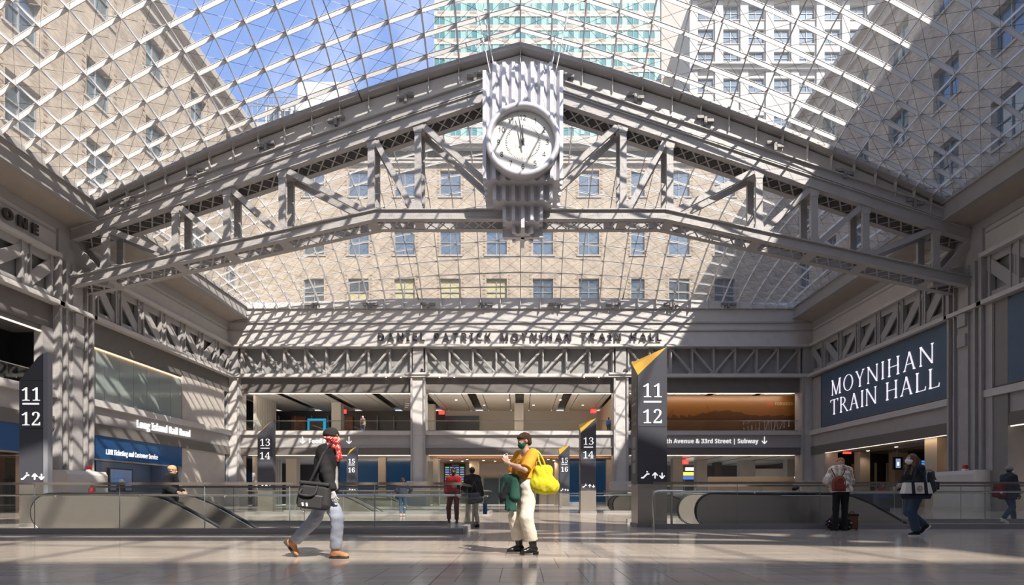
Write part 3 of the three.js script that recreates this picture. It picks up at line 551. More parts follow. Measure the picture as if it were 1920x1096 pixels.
// ---------------------------------------------------------------- the hanging clock
{
  const cx = 0.14, cd = 32.66, P = 0.574, g = base('hanging_clock', 'huge four-sided clock in fluted pale metal hanging from the truss at two minutes to twelve', 'clock', [cx, 0, -cd]);
  M.alu = std(0.52, 0.52, 0.56, 0.38, { metalness: 0.2 });
  M.dial = std(0.60, 0.595, 0.555, 0.5);
  const outline = (n) => {                                     // fluted square with n ridges to a side
    const h = (n - 1) / 2 * P + 0.11, side = [], f = 0.10, v = 0.27;
    for (let k = 0; k < n; k++) { const c = (k - (n - 1) / 2) * P; side.push([c - f, h], [c + f, h]); if (k < n - 1) side.push([c + f + 0.02, h - 0.10], [c + P / 2, h - v], [c + P - f - 0.02, h - 0.10]); }
    side[0][0] = -h; side[side.length - 1][0] = h;
    const pts = []; for (let r = 0; r < 4; r++) { const c = Math.round(Math.cos(r * Math.PI / 2)), s = Math.round(Math.sin(r * Math.PI / 2)); for (let k = 0; k < side.length - 1; k++) { const [x, y] = side[k]; pts.push([x * c + y * s, -x * s + y * c]); } }
    return pts.reverse();
  };
  const tier = (n, y0, y1, name) => new MB().prism(outline(n), (x, y, k) => V(x, k ? Y(y1) : Y(y0), -y)).build(name, M.alu, g);
  tier(9, 19.05, 25.5, 'fluted_case'); tier(7, 18.12, 26.5, 'fluted_tier'); tier(5, 17.2, 26.5, 'fluted_tier'); tier(3, 16.75, 18, 'fluted_tier');
  const cross = new MB(); cross.box(-0.11, 0.11, Y(16.7), Y(17.6), -1.3, 1.3).box(-1.3, 1.3, Y(16.7), Y(17.6), -0.11, 0.11); cross.build('cross_fin', M.alu, g);
  for (const r of [0]) {
    const f = new THREE.Group(); f.name = 'clock_face'; f.position.y = Y(21.1); f.rotation.y = r * Math.PI / 2; g.add(f);
    
    const z = 2.41;
    const lathe = (pts, name, mat) => { const q = new THREE.LatheGeometry(pts.map(([a, b]) => new THREE.Vector2(a, b)), 96); q.rotateX(Math.PI / 2); q.translate(0, 0, z); return mesh(name, q, mat, f); };
    lathe([[1.86, 0.16], [1.88, 0.40], [1.93, 0.47], [2.05, 0.50], [2.17, 0.46], [2.21, 0.38], [2.21, 0.0], [2.05, -0.05]], 'bezel', M.alu);
    lathe([[0, 0.14], [1.90, 0.14], [1.90, 0.0]], 'dial', M.dial);
    if (r) continue;
    for (let n = 1; n <= 12; n++) { const a = n * Math.PI / 6, q = textGeo(String(n), 0.30 / 0.72, 0.012, 'sans_regular', 0.92), b = q.boundingBox; q.translate(Math.sin(a) * 1.45 - (b.min.x + b.max.x) / 2, Math.cos(a) * 1.45 - (b.min.y + b.max.y) / 2, z + 0.142); mesh('numeral', q, M.black, f); }
    for (let n = 0; n < 60; n++) { const a = n * Math.PI / 30, q = new THREE.BoxGeometry(0.018, n % 5 ? 0.10 : 0.15, 0.01); q.translate(0, n % 5 ? 1.00 : 0.975, z + 0.148); q.rotateZ(-a); mesh('tick', q, M.black, f); }
    const hand = (len, tail, w, a, zz, name) => { const s = new THREE.Shape([[-w * 0.9, -tail], [w * 0.9, -tail], [w, 0], [w * 0.42, len], [-w * 0.42, len], [-w, 0]].map(([x, y]) => new THREE.Vector2(x, y))); const q = new THREE.ExtrudeGeometry(s, { depth: 0.02, bevelEnabled: false }); q.rotateZ(-a); q.translate(0, 0, z + zz); mesh(name, q, M.black, f); };
    hand(0.90, 0.30, 0.045, -0.03, 0.30, 'hour_hand'); hand(1.58, 0.36, 0.040, -0.19, 0.34, 'minute_hand');
    const hub = new THREE.CylinderGeometry(0.09, 0.09, 0.24, 24); hub.rotateX(Math.PI / 2); hub.translate(0, 0, z + 0.26); mesh('hub', hub, M.black, f);
  }
  for (const s of [-1, 1]) { for (const [x, y, zz, X, Yt, Z] of [[1.9, 25.2, 2.15, 3.15, 31.0, 2.6], [1.75, 26.3, 1.55, 2.75, 31.2, 2.2], [1.8, 25.3, -2.1, 3.1, 29.6, -0.4], [1.7, 25.4, -1.8, 2.9, 29.6, -0.3]]) mesh('hanger_rod', tube([V(s * x, Y(y), zz), V(s * X, Y(Yt), Z)], 0.03, 6, 1), M.white, g); }
}
// ---------------------------------------------------------------- rooms behind the openings of the end wall
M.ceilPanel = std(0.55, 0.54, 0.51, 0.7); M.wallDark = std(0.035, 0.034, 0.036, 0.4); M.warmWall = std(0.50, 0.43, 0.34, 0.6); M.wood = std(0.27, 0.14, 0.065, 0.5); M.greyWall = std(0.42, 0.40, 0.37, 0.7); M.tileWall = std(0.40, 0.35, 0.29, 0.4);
M.exitRed = glow(0.9, 0.04, 0.03, 1.3); M.poster = std(0.009, 0.032, 0.075, 0.18); M.poster.emissive.setRGB(0.001, 0.007, 0.018); M.cyan = std(0.02, 0.38, 0.62, 0.4); M.cyan.emissive.setRGB(0, 0.12, 0.22);
function area(x, y, z, w, h, color, k, towards = [0, -1, 0]) { const l = new THREE.RectAreaLight(color, k, w, h); l.position.set(x, y, z); l.lookAt(x + towards[0], y + towards[1], z + towards[2]); scene.add(l); return l; }
const ORD = ['first', 'second', 'third', 'fourth', 'fifth', 'sixth', 'seventh', 'eighth', 'ninth', 'tenth', 'eleventh'];
function downlight(x, y, z, label, group, k = 7) {             // y: height of the ceiling
  const g = base('ceiling_light', label, 'ceiling light', [x, y, z], group);
  const c = new THREE.LatheGeometry([[0.0, 0.005], [0.12, 0.005], [0.16, 0.0], [0.16, 0.03], [0.0, 0.03]].map(([a, b]) => new THREE.Vector2(a, b - 0.04)), 20); mesh('trim_ring', c, M.white, g);
  const d = new THREE.CylinderGeometry(0.115, 0.115, 0.012, 20); d.translate(0, -0.044, 0); mesh('diffuser', d, M.downlight, g);
  const l = new THREE.SpotLight(0xffd9ae, k, 0, 1.1, 0.6); l.position.set(x, y - 0.07, z); l.target.position.set(x, y - 5, z); l.castShadow = true; scene.add(l, l.target);
}
const UF = 6.5, UC = 10.32, DB = 60.5;                          // upper floor, its ceiling, its back wall
{
  const g = struct('floor_upper'); box('slab', M.band, g, -30, 30, Y(6.1), Y(UF), -50.5, -DB - 0.5);
  box('edge_ledge', M.band, g, -HX, HX, Y(6.15), Y(6.52), -49.72, -50.5); box('edge_band', M.steel, g, -HX, HX, Y(4.95), Y(6.16), -49.95, -50.6); box('edge_fascia', M.fascia, g, -HX, HX, Y(4.2), Y(4.97), -49.85, -50.6); box('edge_bead', M.steel, g, -HX, HX, Y(4.9), Y(5.0), -49.8, -50);
  box('soffit', M.fascia, g, -30, 30, Y(4.6), Y(6.1), -50.6, -DB - 3);
  const c = struct('ceiling_upper'); box('slab', M.black, c, -30, 30, Y(10.55), Y(11.9), -50.4, -DB - 0.5);
  const x0 = -30.0, piece = (a, b) => box('ceiling_board', M.ceilPanel, c, Math.max(a, -29), Math.min(b, 29), Y(UC), Y(UC + 0.12), -50.6, -DB);
  for (let k = -7; k <= 7; k++) { const x = k * 4.8 - 0.1; if (x < -31 || x > 29) continue; piece(x + 0.45, x + 1.05); piece(x + 1.13, x + 3.75); piece(x + 3.83, x + 4.35); }
  box('strip_light', M.strip, c, -27.0, -10.9, Y(10.32), Y(10.36), -50.25, -50.35); box('strip_light', M.strip, c, -9.1, 9.0, Y(10.32), Y(10.36), -50.25, -50.35); box('strip_light', M.strip, c, 10.8, 27.2, Y(10.32), Y(10.36), -50.25, -50.35);
  box('lower_strip_light', M.strip, c, -27.0, -10.9, Y(4.165), Y(4.2), -50.25, -50.33); box('lower_strip_light', M.strip, c, -9.1, 9.0, Y(4.165), Y(4.2), -50.25, -50.33); box('lower_strip_light', M.strip, c, 10.8, 27.2, Y(4.165), Y(4.2), -50.25, -50.33);
  for (const [x, w] of [[-19, 16], [0, 18], [19, 16]]) { area(x, Y(10.28), -50.36, w, 0.06, 0xffe6cc, 34, [0, -0.6, -1]); area(x, Y(4.12), -50.34, w, 0.06, 0xffdcb8, 20, [0, -0.6, -1]); }   // the strips' own light
  const w = struct('wall_upper');
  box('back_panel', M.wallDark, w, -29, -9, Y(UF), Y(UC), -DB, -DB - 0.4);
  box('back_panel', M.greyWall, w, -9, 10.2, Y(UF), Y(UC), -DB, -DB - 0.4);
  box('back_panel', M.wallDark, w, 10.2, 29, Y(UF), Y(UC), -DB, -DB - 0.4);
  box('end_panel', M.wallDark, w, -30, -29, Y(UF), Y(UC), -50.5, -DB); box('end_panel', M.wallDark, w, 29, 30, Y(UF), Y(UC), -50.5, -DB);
  for (let k = 0; k < 9; k++) box('slat', M.greyWall, w, -27.0 - 0.05 * k, -26.8 + 0.0, Y(UF), Y(UC), -51.2 - k * 0.5, -51.6 - k * 0.5);
  box('dividing_wall', M.warmWall, w, 9.4, 9.8, Y(UF), Y(UC), -51.5, -DB);
  for (const [x, d] of [[XP(630, 55), 55], [XP(973, 55.5), 55.5], [XP(806, 56), 56]]) box('pier', M.greyWall, w, x - 0.5, x + 0.5, Y(UF), Y(UC), -d, -d - 1);
  // storefronts in the left bay
  const warm = std(0.22, 0.07, 0.03, 0.5); box('lit_panel', warm, w, XP(545, 60), XP(572, 60), Y(UF), Y(9.6), -60.2, -60.4); box('lit_panel', warm, w, XP(640, 60), XP(660, 60), Y(UF), Y(9.6), -60.2, -60.4);
  for (let k = 0; k < 9; k++) box('storefront_post', M.frameGrey, w, XP(490 + k * 31, 60) - 0.05, XP(490 + k * 31, 60) + 0.05, Y(UF), Y(9.7), -60.1, -60.3);
}
{ const g = base('food_hall_sign', 'dark food hall sign with a bright cyan frame behind the upper balcony glass', 'sign', [XP(593, 58.5), Y(UF), -58.5]);
  box('frame', M.cyan, g, -1.05, 1.05, 0, 2.6, -0.05, -0.25); box('panel', M.wallDark, g, -0.78, 0.78, 0.05, 2.3, 0.0, -0.2);
  ['FOOD', 'HALL'].forEach((t, k) => { const q = textGeo(t, 0.36, 0.02, 'sans_bold', 1); q.translate(-(q.boundingBox.max.x) / 2, 1.0 - k * 0.5, 0.01); mesh('letters', q, M.greyWall, g); }); }
{ const g = base('hanging_sign', 'small dark sign hanging from the upper floor ceiling beside the white column', 'sign', [XP(765, 53), Y(UC), -53]);
  box('panel', M.wallDark, g, -0.45, 0.45, -1.25, -0.35, -0.06, 0.06); for (const s of [-1, 1]) bar('rod', M.frameGrey, g, V(s * 0.35, -0.36, 0), V(s * 0.35, 0.02, 0), 0.03, 0.03); for (let k = 0; k < 3; k++) box('text_line', M.ceilPanel, g, -0.3, 0.2 - k * 0.1, -0.55 - k * 0.2, -0.50 - k * 0.2, 0.06, 0.07); }
{ const mural = canvasTex(512, 224, (c, w, h) => { c.fillStyle = '#1b2430'; c.fillRect(0, 0, w, h); c.fillStyle = '#324457'; c.fillRect(0, 0, w, 70); c.fillStyle = '#0d141c'; for (let k = 0; k < 60; k++) { const x = (k * 83) % w, t = 20 + (k * 47) % 90; c.fillRect(x, 60 - (t * 0.3), 6 + (k % 9), t + 100); } c.fillStyle = '#5d6c78'; for (let k = 0; k < 260; k++) c.fillRect((k * 131) % w, 70 + (k * 57) % 140, 2 + k % 4, 2); });
  const m = std(1, 1, 1, 0.35, { map: mural }); m.map.repeat.set(1, 1);
  const q = new THREE.BoxGeometry(XP(898, 60) - XP(833, 60), 3.2, 0.1); q.translate(0, 1.6, 0); tag(mesh('wall_mural', q, m), 'dark blue city mural on the upper floor wall behind the glass balustrade', 'mural').position.set((XP(898, 60) + XP(833, 60)) / 2, Y(UF), -60.3); }
{ const d = 51.6, x0 = XP(1246, d), x1 = XP(1491, d), h = UC - UF, tex = canvasTex(1024, 256, (c, w, hh) => {
    const gr = c.createLinearGradient(0, 0, 0, hh); gr.addColorStop(0, '#8a5a22'); gr.addColorStop(0.5, '#99622b'); gr.addColorStop(1, '#6b4824'); c.fillStyle = gr; c.fillRect(0, 0, w, hh);
    c.fillStyle = 'rgba(70,45,28,0.55)'; c.beginPath(); c.moveTo(0, 170); for (let k = 0; k <= 64; k++) c.lineTo(k * 16, 140 - 34 * Math.max(0, Math.sin(k * 0.11 - 1.6)) - ((k * 7919) % 13) + (k < 14 ? -10 + (k % 4) * 9 : 0)); c.lineTo(w, 176); c.closePath(); c.fill();
    c.strokeStyle = 'rgba(60,38,24,0.7)'; c.lineWidth = 3; for (const [a, b, e, f] of [[330, 60, 352, 112], [20, 150, 70, 92], [300, 128, 400, 118]]) { c.beginPath(); c.moveTo(a, b); c.lineTo(e, f); c.stroke(); }
    c.fillStyle = '#b0562a'; c.fillRect(800, 40, 46, 26); c.fillStyle = 'rgba(215,190,160,0.75)'; c.font = 'bold 30px sans-serif'; c.fillText('FORWARD', 862, 64); });
  const m = std(0.60, 0.62, 0.72, 0.35, { map: tex }), q = new THREE.BoxGeometry(x1 - x0, h, 0.12); q.translate(0, h / 2, 0);
  tag(mesh('wall_mural', q, m), 'wide amber mural of a hazy skyline above the subway sign', 'mural').position.set((x0 + x1) / 2, Y(UF), -d); }
for (const [x, y, d, l] of [[XP(828, 58), 9.75, 58, 'red lit exit sign on the upper floor beside the city mural'], [XP(644, 57), 9.7, 57, 'red lit exit sign on the upper floor behind the walking man'], [XP(1113, 58), 9.9, 58, 'red lit exit sign on the upper floor above the pale wall'], [XP(1268, 56), 3.75, 56, 'red lit exit sign under the lower ceiling beside the tall pylon'], [XP(1285, 54), 3.8, 54, 'red lit exit sign under the lower ceiling above the yellow panel']]) {
  const g = base('exit_sign', l, 'exit sign', [x, Y(y), -d]); box('panel', M.exitRed, g, -0.32, 0.32, -0.25, 0.18, -0.06, 0.06); bar('stem', M.frameGrey, g, V(0, 0.17, 0), V(0, (y > 5 ? UC : 4.4) - y, 0), 0.04, 0.04);
  const q = textGeo('EXIT', 0.2, 0.01, 'sans_bold', 0.9); q.translate(-q.boundingBox.max.x / 2, -0.13, 0.062); mesh('letters', q, M.white, g);
}
// glass balustrade of the upper floor
for (const [a, b, l] of [[-27.3, -10.8, 'glass balustrade of the upper floor behind the walking man'], [-9.2, 9.0, 'glass balustrade of the upper floor above the woman with the phone'], [10.7, 27.3, 'glass balustrade of the upper floor before the amber mural']]) {
  const g = base('balustrade', l, 'balustrade', [0, Y(6.52), -49.85]), n = Math.round((b - a) / 2.1), st = (b - a) / n;
  for (let k = 0; k < n; k++) box('glass_panel', M.glass, g, a + k * st + 0.015, a + (k + 1) * st - 0.015, 0, 1.0, -0.01, 0.01);
  box('top_rail', M.chrome, g, a, b, 0.98, 1.04, -0.03, 0.03); box('base_shoe', M.stainless, g, a, b, 0, 0.08, -0.05, 0.05);
}
// ---- ground floor rooms of the end wall
const LC = 4.15, LB = 58.5;
{
  const w = struct('wall_lower'), H = (h) => Y(h);
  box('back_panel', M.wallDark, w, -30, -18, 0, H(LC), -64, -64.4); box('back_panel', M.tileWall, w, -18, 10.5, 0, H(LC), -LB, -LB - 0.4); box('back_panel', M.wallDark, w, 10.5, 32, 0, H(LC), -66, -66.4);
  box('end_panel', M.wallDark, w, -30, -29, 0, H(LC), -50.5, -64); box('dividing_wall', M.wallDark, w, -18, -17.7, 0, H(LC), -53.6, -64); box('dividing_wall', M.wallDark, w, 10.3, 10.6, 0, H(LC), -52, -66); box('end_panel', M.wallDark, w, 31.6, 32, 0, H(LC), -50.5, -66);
  const c = struct('ceiling_lower'); box('slab', M.steelDark, c, -30, -18, H(LC), H(LC + 0.2), -50.5, -66); box('slab', M.ceilPanel, c, -18, -9.2, H(LC), H(LC + 0.2), -50.5, -66); box('slab', M.wood, c, -9.2, 10.5, H(LC - 0.18), H(LC + 0.2), -51.4, -66); box('slab', M.stainless, c, 10.5, 32, H(LC), H(LC + 0.2), -50.5, -66);
  for (let k = 0; k < 6; k++) { box('ceiling_slot', M.black, c, 11.5 + k * 2.9, 11.75 + k * 2.9, H(LC - 0.02), H(LC + 0.05), -50.8, -65.5); }
  for (let k = 0; k < 10; k++) box('slat', M.greyWall, w, -27.1, -26.85, 0, H(LC), -51.2 - k * 0.6, -51.65 - k * 0.6);
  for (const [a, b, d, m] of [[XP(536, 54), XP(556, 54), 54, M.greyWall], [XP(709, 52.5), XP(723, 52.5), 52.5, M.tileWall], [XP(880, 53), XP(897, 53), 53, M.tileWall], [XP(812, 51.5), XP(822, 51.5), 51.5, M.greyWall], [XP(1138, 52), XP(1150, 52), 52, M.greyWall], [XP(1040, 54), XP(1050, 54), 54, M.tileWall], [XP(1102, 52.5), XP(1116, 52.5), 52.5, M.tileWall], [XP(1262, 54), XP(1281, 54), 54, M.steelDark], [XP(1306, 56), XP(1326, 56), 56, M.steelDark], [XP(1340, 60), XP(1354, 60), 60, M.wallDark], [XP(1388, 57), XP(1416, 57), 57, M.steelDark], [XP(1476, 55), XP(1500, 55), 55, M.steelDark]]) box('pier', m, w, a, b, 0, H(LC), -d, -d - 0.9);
  // blue shop windows
  for (const [a, b] of [[637, 709], [723, 772], [1050, 1066], [1066, 1102], [1116, 1138]]) { const m = new MB().box(XP(a, 52.8), XP(b, 52.8), 0.35, H(LC - 0.2), -52.8, -53); tag(m.build('shop_window', M.poster, w), null); box('window_sill', M.frameGrey, w, XP(a, 52.8), XP(b, 52.8), 0, 0.35, -52.7, -53); }
  // glazed shop in the middle bay
  for (const [a, b] of [[906, 946], [946, 978], [978, 1012]]) { box('door_panel', M.darkGlass, w, XP(a, 58), XP(b, 58) - 0.08, 0, 3.0, -58.2, -58.4); }
  for (let k = 0; k < 5; k++) box('door_frame', M.frameGrey, w, XP(906 + k * 30, 58) - 0.05, XP(906 + k * 30, 58) + 0.05, 0, 3.4, -58.05, -58.3);
  box('low_wall', M.warmWall, w, XP(1330, 52), XP(1503, 52), 0, H(HP(893, 52)), -52, -52.5); 
  box('panel', M.greyWall, w, XP(1415, 58), XP(1476, 58), H(0.9), H(3.3), -58, -58.2);
}
{ const g = base('departure_board', 'dark departure board with violet and green rows behind the man in red', 'screen', [XP(852, 57), 0, -57]), y0 = Y(HP(914, 57)), y1 = Y(HP(868, 57)), w = 1.2;
  box('casing', M.black, g, -w, w, y0 - 0.6, y1, -0.1, -0.5); for (let r = 0; r < 9; r++) for (let c = 0; c < 4; c++) box('row', glow(...[[0.10, 0.30, 0.10], [0.22, 0.12, 0.45], [0.07, 0.16, 0.35]][(r * 2 + c) % 3], 0.8), g, -w + 0.15 + c * 0.56, -w + 0.6 + c * 0.56, y1 - 0.55 - r * 0.26, y1 - 0.4 - r * 0.26, -0.08, -0.12); box('header', M.greyWall, g, -0.3, 0.5, y1 - 0.25, y1 - 0.17, -0.08, -0.12); }
for (const [px, l] of [[458, 'blue departure screen in the dark lower room, the one nearer the corner'], [477, 'blue departure screen in the dark lower room, the one nearer the numbered pylon']]) { const g = base('wall_screen', l, 'screen', [XP(px, 55), Y(HP(895, 55)), -55]); box('casing', M.black, g, -0.52, 0.52, -0.75, 0.75, -0.1, 0); for (let k = 0; k < 5; k++) box('row', M.screenBlue, g, -0.46, 0.46, -0.66 + k * 0.27, -0.46 + k * 0.27, 0, 0.01); bar('stand', M.frameGrey, g, V(0, -0.7, -0.05), V(0, -Y(HP(895, 55)), -0.05), 0.1, 0.1); }
{ const g = base('subway_sign', 'yellow and blue lit subway panel in the dark room beyond the low beige wall', 'sign', [XP(1293, 59), 0, -59]); box('panel', glow(0.75, 0.55, 0.08, 0.9), g, -0.75, 0.75, Y(2.55), Y(2.95), 0, 0.1); box('panel', glow(0.05, 0.12, 0.4, 0.9), g, -0.75, 0.75, Y(2.1), Y(2.5), 0, 0.1); box('panel', glow(0.8, 0.8, 0.75, 0.9), g, -0.5, 0.75, Y(3.1), Y(3.5), 0, 0.1); bar('post', M.frameGrey, g, V(-0.6, 0, 0.05), V(-0.6, Y(3.5), 0.05), 0.08, 0.08); bar('post', M.frameGrey, g, V(0.6, 0, 0.05), V(0.6, Y(3.5), 0.05), 0.08, 0.08); }
for (let k = 0; k < 11; k++) downlight(XP([823, 843, 862, 876, 905, 926, 955, 1000, 1012, 1028, 1040][k], 52.6), Y(LC - 0.18), -52.6 - (k % 3) * 1.2, `warm downlight in the wooden shop ceiling, ${ORD[k]} from the column by the man in red`, 'downlights in the wooden shop ceiling');
for (let k = 0; k < 6; k++) downlight(-6.8 + k * 2.75, Y(UC), -53.5 - (k % 2) * 3, `round downlight in the upper floor ceiling, ${ORD[k]} from the column behind the walking man`, 'downlights over the upper floor', 10);
for (const [x, n] of [[XP(725.5, 50), 0], [XP(753, 50), 1], [XP(825, 50), 2], [XP(852.5, 50), 3], [XP(1094.5, 50), 4], [XP(1122, 50), 5]]) { const g = base('ledge_light', `tiny light under the end wall ledge, ${ORD[n]} counted from the walking man's side`, 'ceiling light', [x, Y(11.78), BZ + 0.3], 'lights under the end wall ledge'); const q = new THREE.SphereGeometry(0.07, 12, 8); q.scale(1, 0.5, 1); mesh('diffuser', q, M.downlight, g); const r = new THREE.CylinderGeometry(0.1, 0.1, 0.03, 16); mesh('trim_ring', r, M.steel, g); }
// signs on the band of the end wall
function bandSign(label, parts, y, x0, size, f = 'sans_bold') { const g = base('direction_sign', label, 'sign', [x0, Y(y), -49.93]); let x = 0; for (const t of parts) { if (t === 'v') { const a = new MB().box(x + 0.27, x + 0.35, 0.1, 0.74, 0, 0.03); a.bar(V(x + 0.31, 0.05, 0.015), V(x + 0.06, 0.30, 0.015), 0.03, 0.09, V(0.7, 0.7, 0)).bar(V(x + 0.31, 0.05, 0.015), V(x + 0.56, 0.30, 0.015), 0.03, 0.09, V(-0.7, 0.7, 0)); a.build('arrow', M.signWhite, g); x += 0.9; } else { const q = textGeo(t, size, 0.03, f, 0.93); q.translate(x, 0.08, 0); mesh('letters', q, M.signWhite, g); x += q.boundingBox.max.x + 0.3; } } return g; }
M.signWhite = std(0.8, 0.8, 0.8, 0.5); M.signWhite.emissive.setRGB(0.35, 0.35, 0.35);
bandSign('white lettered direction sign for the avenue, the street and the subway', ['8th Avenue & 33rd Street | Subway', 'v'], 5.26, XP(1243, 50), 0.60);
bandSign('white lettered food sign between two down arrows behind the walking man', ['v', 'Food Hall', 'v'], 5.26, XP(562, 50), 0.60);

{ const g = base('potted_plant', 'small green plant at the corner end of the upper floor balustrade', 'plant', [XP(449, 51.4), Y(UF), -51.4]); const pot = new THREE.CylinderGeometry(0.28, 0.22, 0.5, 20); pot.translate(0, 0.25, 0); mesh('pot', pot, M.wallDark, g); const lf = new MB(); let r = 3; const q = () => { r = (r * 16807) % 2147483647; return r / 2147483647; }; for (let k = 0; k < 140; k++) { const a = q() * 6.28, e = q() * 1.3, R = 0.25 + q() * 0.35, c = V(Math.cos(a) * Math.cos(e) * R, 0.6 + Math.sin(e) * R * 1.3, Math.sin(a) * Math.cos(e) * R), t = V(q() - 0.5, q() - 0.2, q() - 0.5).normalize(), s = V(q() - 0.5, q() - 0.5, q() - 0.5).cross(t).normalize(); lf.tri(c.clone().addScaledVector(t, -0.09), c.clone().addScaledVector(s, 0.04), c.clone().addScaledVector(t, 0.12)).tri(c.clone().addScaledVector(t, -0.09), c.clone().addScaledVector(t, 0.12), c.clone().addScaledVector(s, -0.04)); } tag(lf.build('foliage', std(0.05, 0.11, 0.03, 0.7), g), null, null, null, 'stuff'); }
function romanCapital(c, w, h) {                                 // outlines of one letter, as polygons
  const K = 0.076 * h, t = 0.030 * h, sf = 0.07 * h, st = 0.035 * h;
  const stem = (x, k = K, y0 = 0, y1 = h, a = 1, b = 1) => { const p = [[[x - k / 2, y0], [x + k / 2, y0], [x + k / 2, y1], [x - k / 2, y1]]]; if (a) p.push([[x - k / 2 - sf, y0], [x + k / 2 + sf, y0], [x + k / 2 + sf * 0.3, y0 + st * 1.6], [x - k / 2 - sf * 0.3, y0 + st * 1.6]]); if (b) p.push([[x - k / 2 - sf * 0.3, y1 - st * 1.6], [x + k / 2 + sf * 0.3, y1 - st * 1.6], [x + k / 2 + sf, y1], [x - k / 2 - sf, y1]]); return p; };
  const slant = (x0, y0, x1, y1, k) => [[[x0 - k / 2, y0], [x0 + k / 2, y0], [x1 + k / 2, y1], [x1 - k / 2, y1]]];
  const foot = (x, y, up) => [[[x - sf * 1.4, y], [x + sf * 1.4, y], [x + sf * 0.6, y + up * st * 1.4], [x - sf * 0.6, y + up * st * 1.4]]];
  const ring = (cx, cy, rx, ry, kx, ky, a0, a1) => { const o = [], n = 28; for (let i = 0; i < n; i++) { const a = a0 + (a1 - a0) * i / n, b = a0 + (a1 - a0) * (i + 1) / n, P = (q, m, l) => [cx + Math.cos(q) * (rx - m), cy + Math.sin(q) * (ry - l)]; o.push([P(a, 0, 0), P(b, 0, 0), P(b, kx, ky), P(a, kx, ky)]); } return o; };
  const e = sf + 0.02 * h;
  if (c === 'I') return stem(w / 2);
  if (c === 'H') return [...stem(e + K / 2), ...stem(w - e - K / 2), [[e, h * 0.5], [w - e, h * 0.5], [w - e, h * 0.5 + t], [e, h * 0.5 + t]]];
  if (c === 'T') return [...stem(w / 2, K, 0, h, 1, 0), [[0, h - t], [w, h - t], [w, h], [0, h]], [[0, h - 0.16 * h], [t, h - t], [0, h]], [[w, h - 0.16 * h], [w, h], [w - t, h - t]]];
  if (c === 'L') return [...stem(e + K / 2), [[e, 0], [w, 0], [w, t], [e, t]], [[w - t, t], [w, 0], [w + 0.02 * h, 0.2 * h]]];
  if (c === 'N') return [...stem(e, t * 1.2), ...stem(w - e, t * 1.2, 0, h, 0, 1), ...slant(w - e, 0, e, h, K * 1.15)];
  if (c === 'M') return [...stem(e, t * 1.1), ...stem(w - e - K / 2, K), ...slant(w / 2, 0, e, h, K * 1.05), ...slant(w / 2, 0, w - e - K / 2, h, t * 1.1)];
  if (c === 'A') return [...slant(e, 0, w / 2, h, t * 1.1), ...slant(w - e, 0, w / 2, h, K * 1.1), [[w * 0.26, h * 0.33], [w * 0.74, h * 0.33], [w * 0.72, h * 0.33 + t], [w * 0.28, h * 0.33 + t]], ...foot(e, 0, 1), ...foot(w - e, 0, 1)];
  if (c === 'Y') return [...stem(w / 2, K, 0, h * 0.46, 1, 0), ...slant(w / 2, h * 0.44, e, h, K), ...slant(w / 2, h * 0.44, w - e, h, t * 1.1), ...foot(e, h, -1), ...foot(w - e, h, -1)];
  if (c === 'R') return [...stem(e + K / 2), ...ring(e + K, h * 0.74, w * 0.52, h * 0.26, K * 0.85, t, -Math.PI / 2, Math.PI / 2), ...slant(w - 0.02 * h, 0, w * 0.45, h * 0.5, K * 0.95), ...foot(w, 0, 1)];
  return ring(w / 2, h / 2, w / 2, h / 2 + 0.015 * h, K * 0.95, t, 0, Math.PI * 2);
}
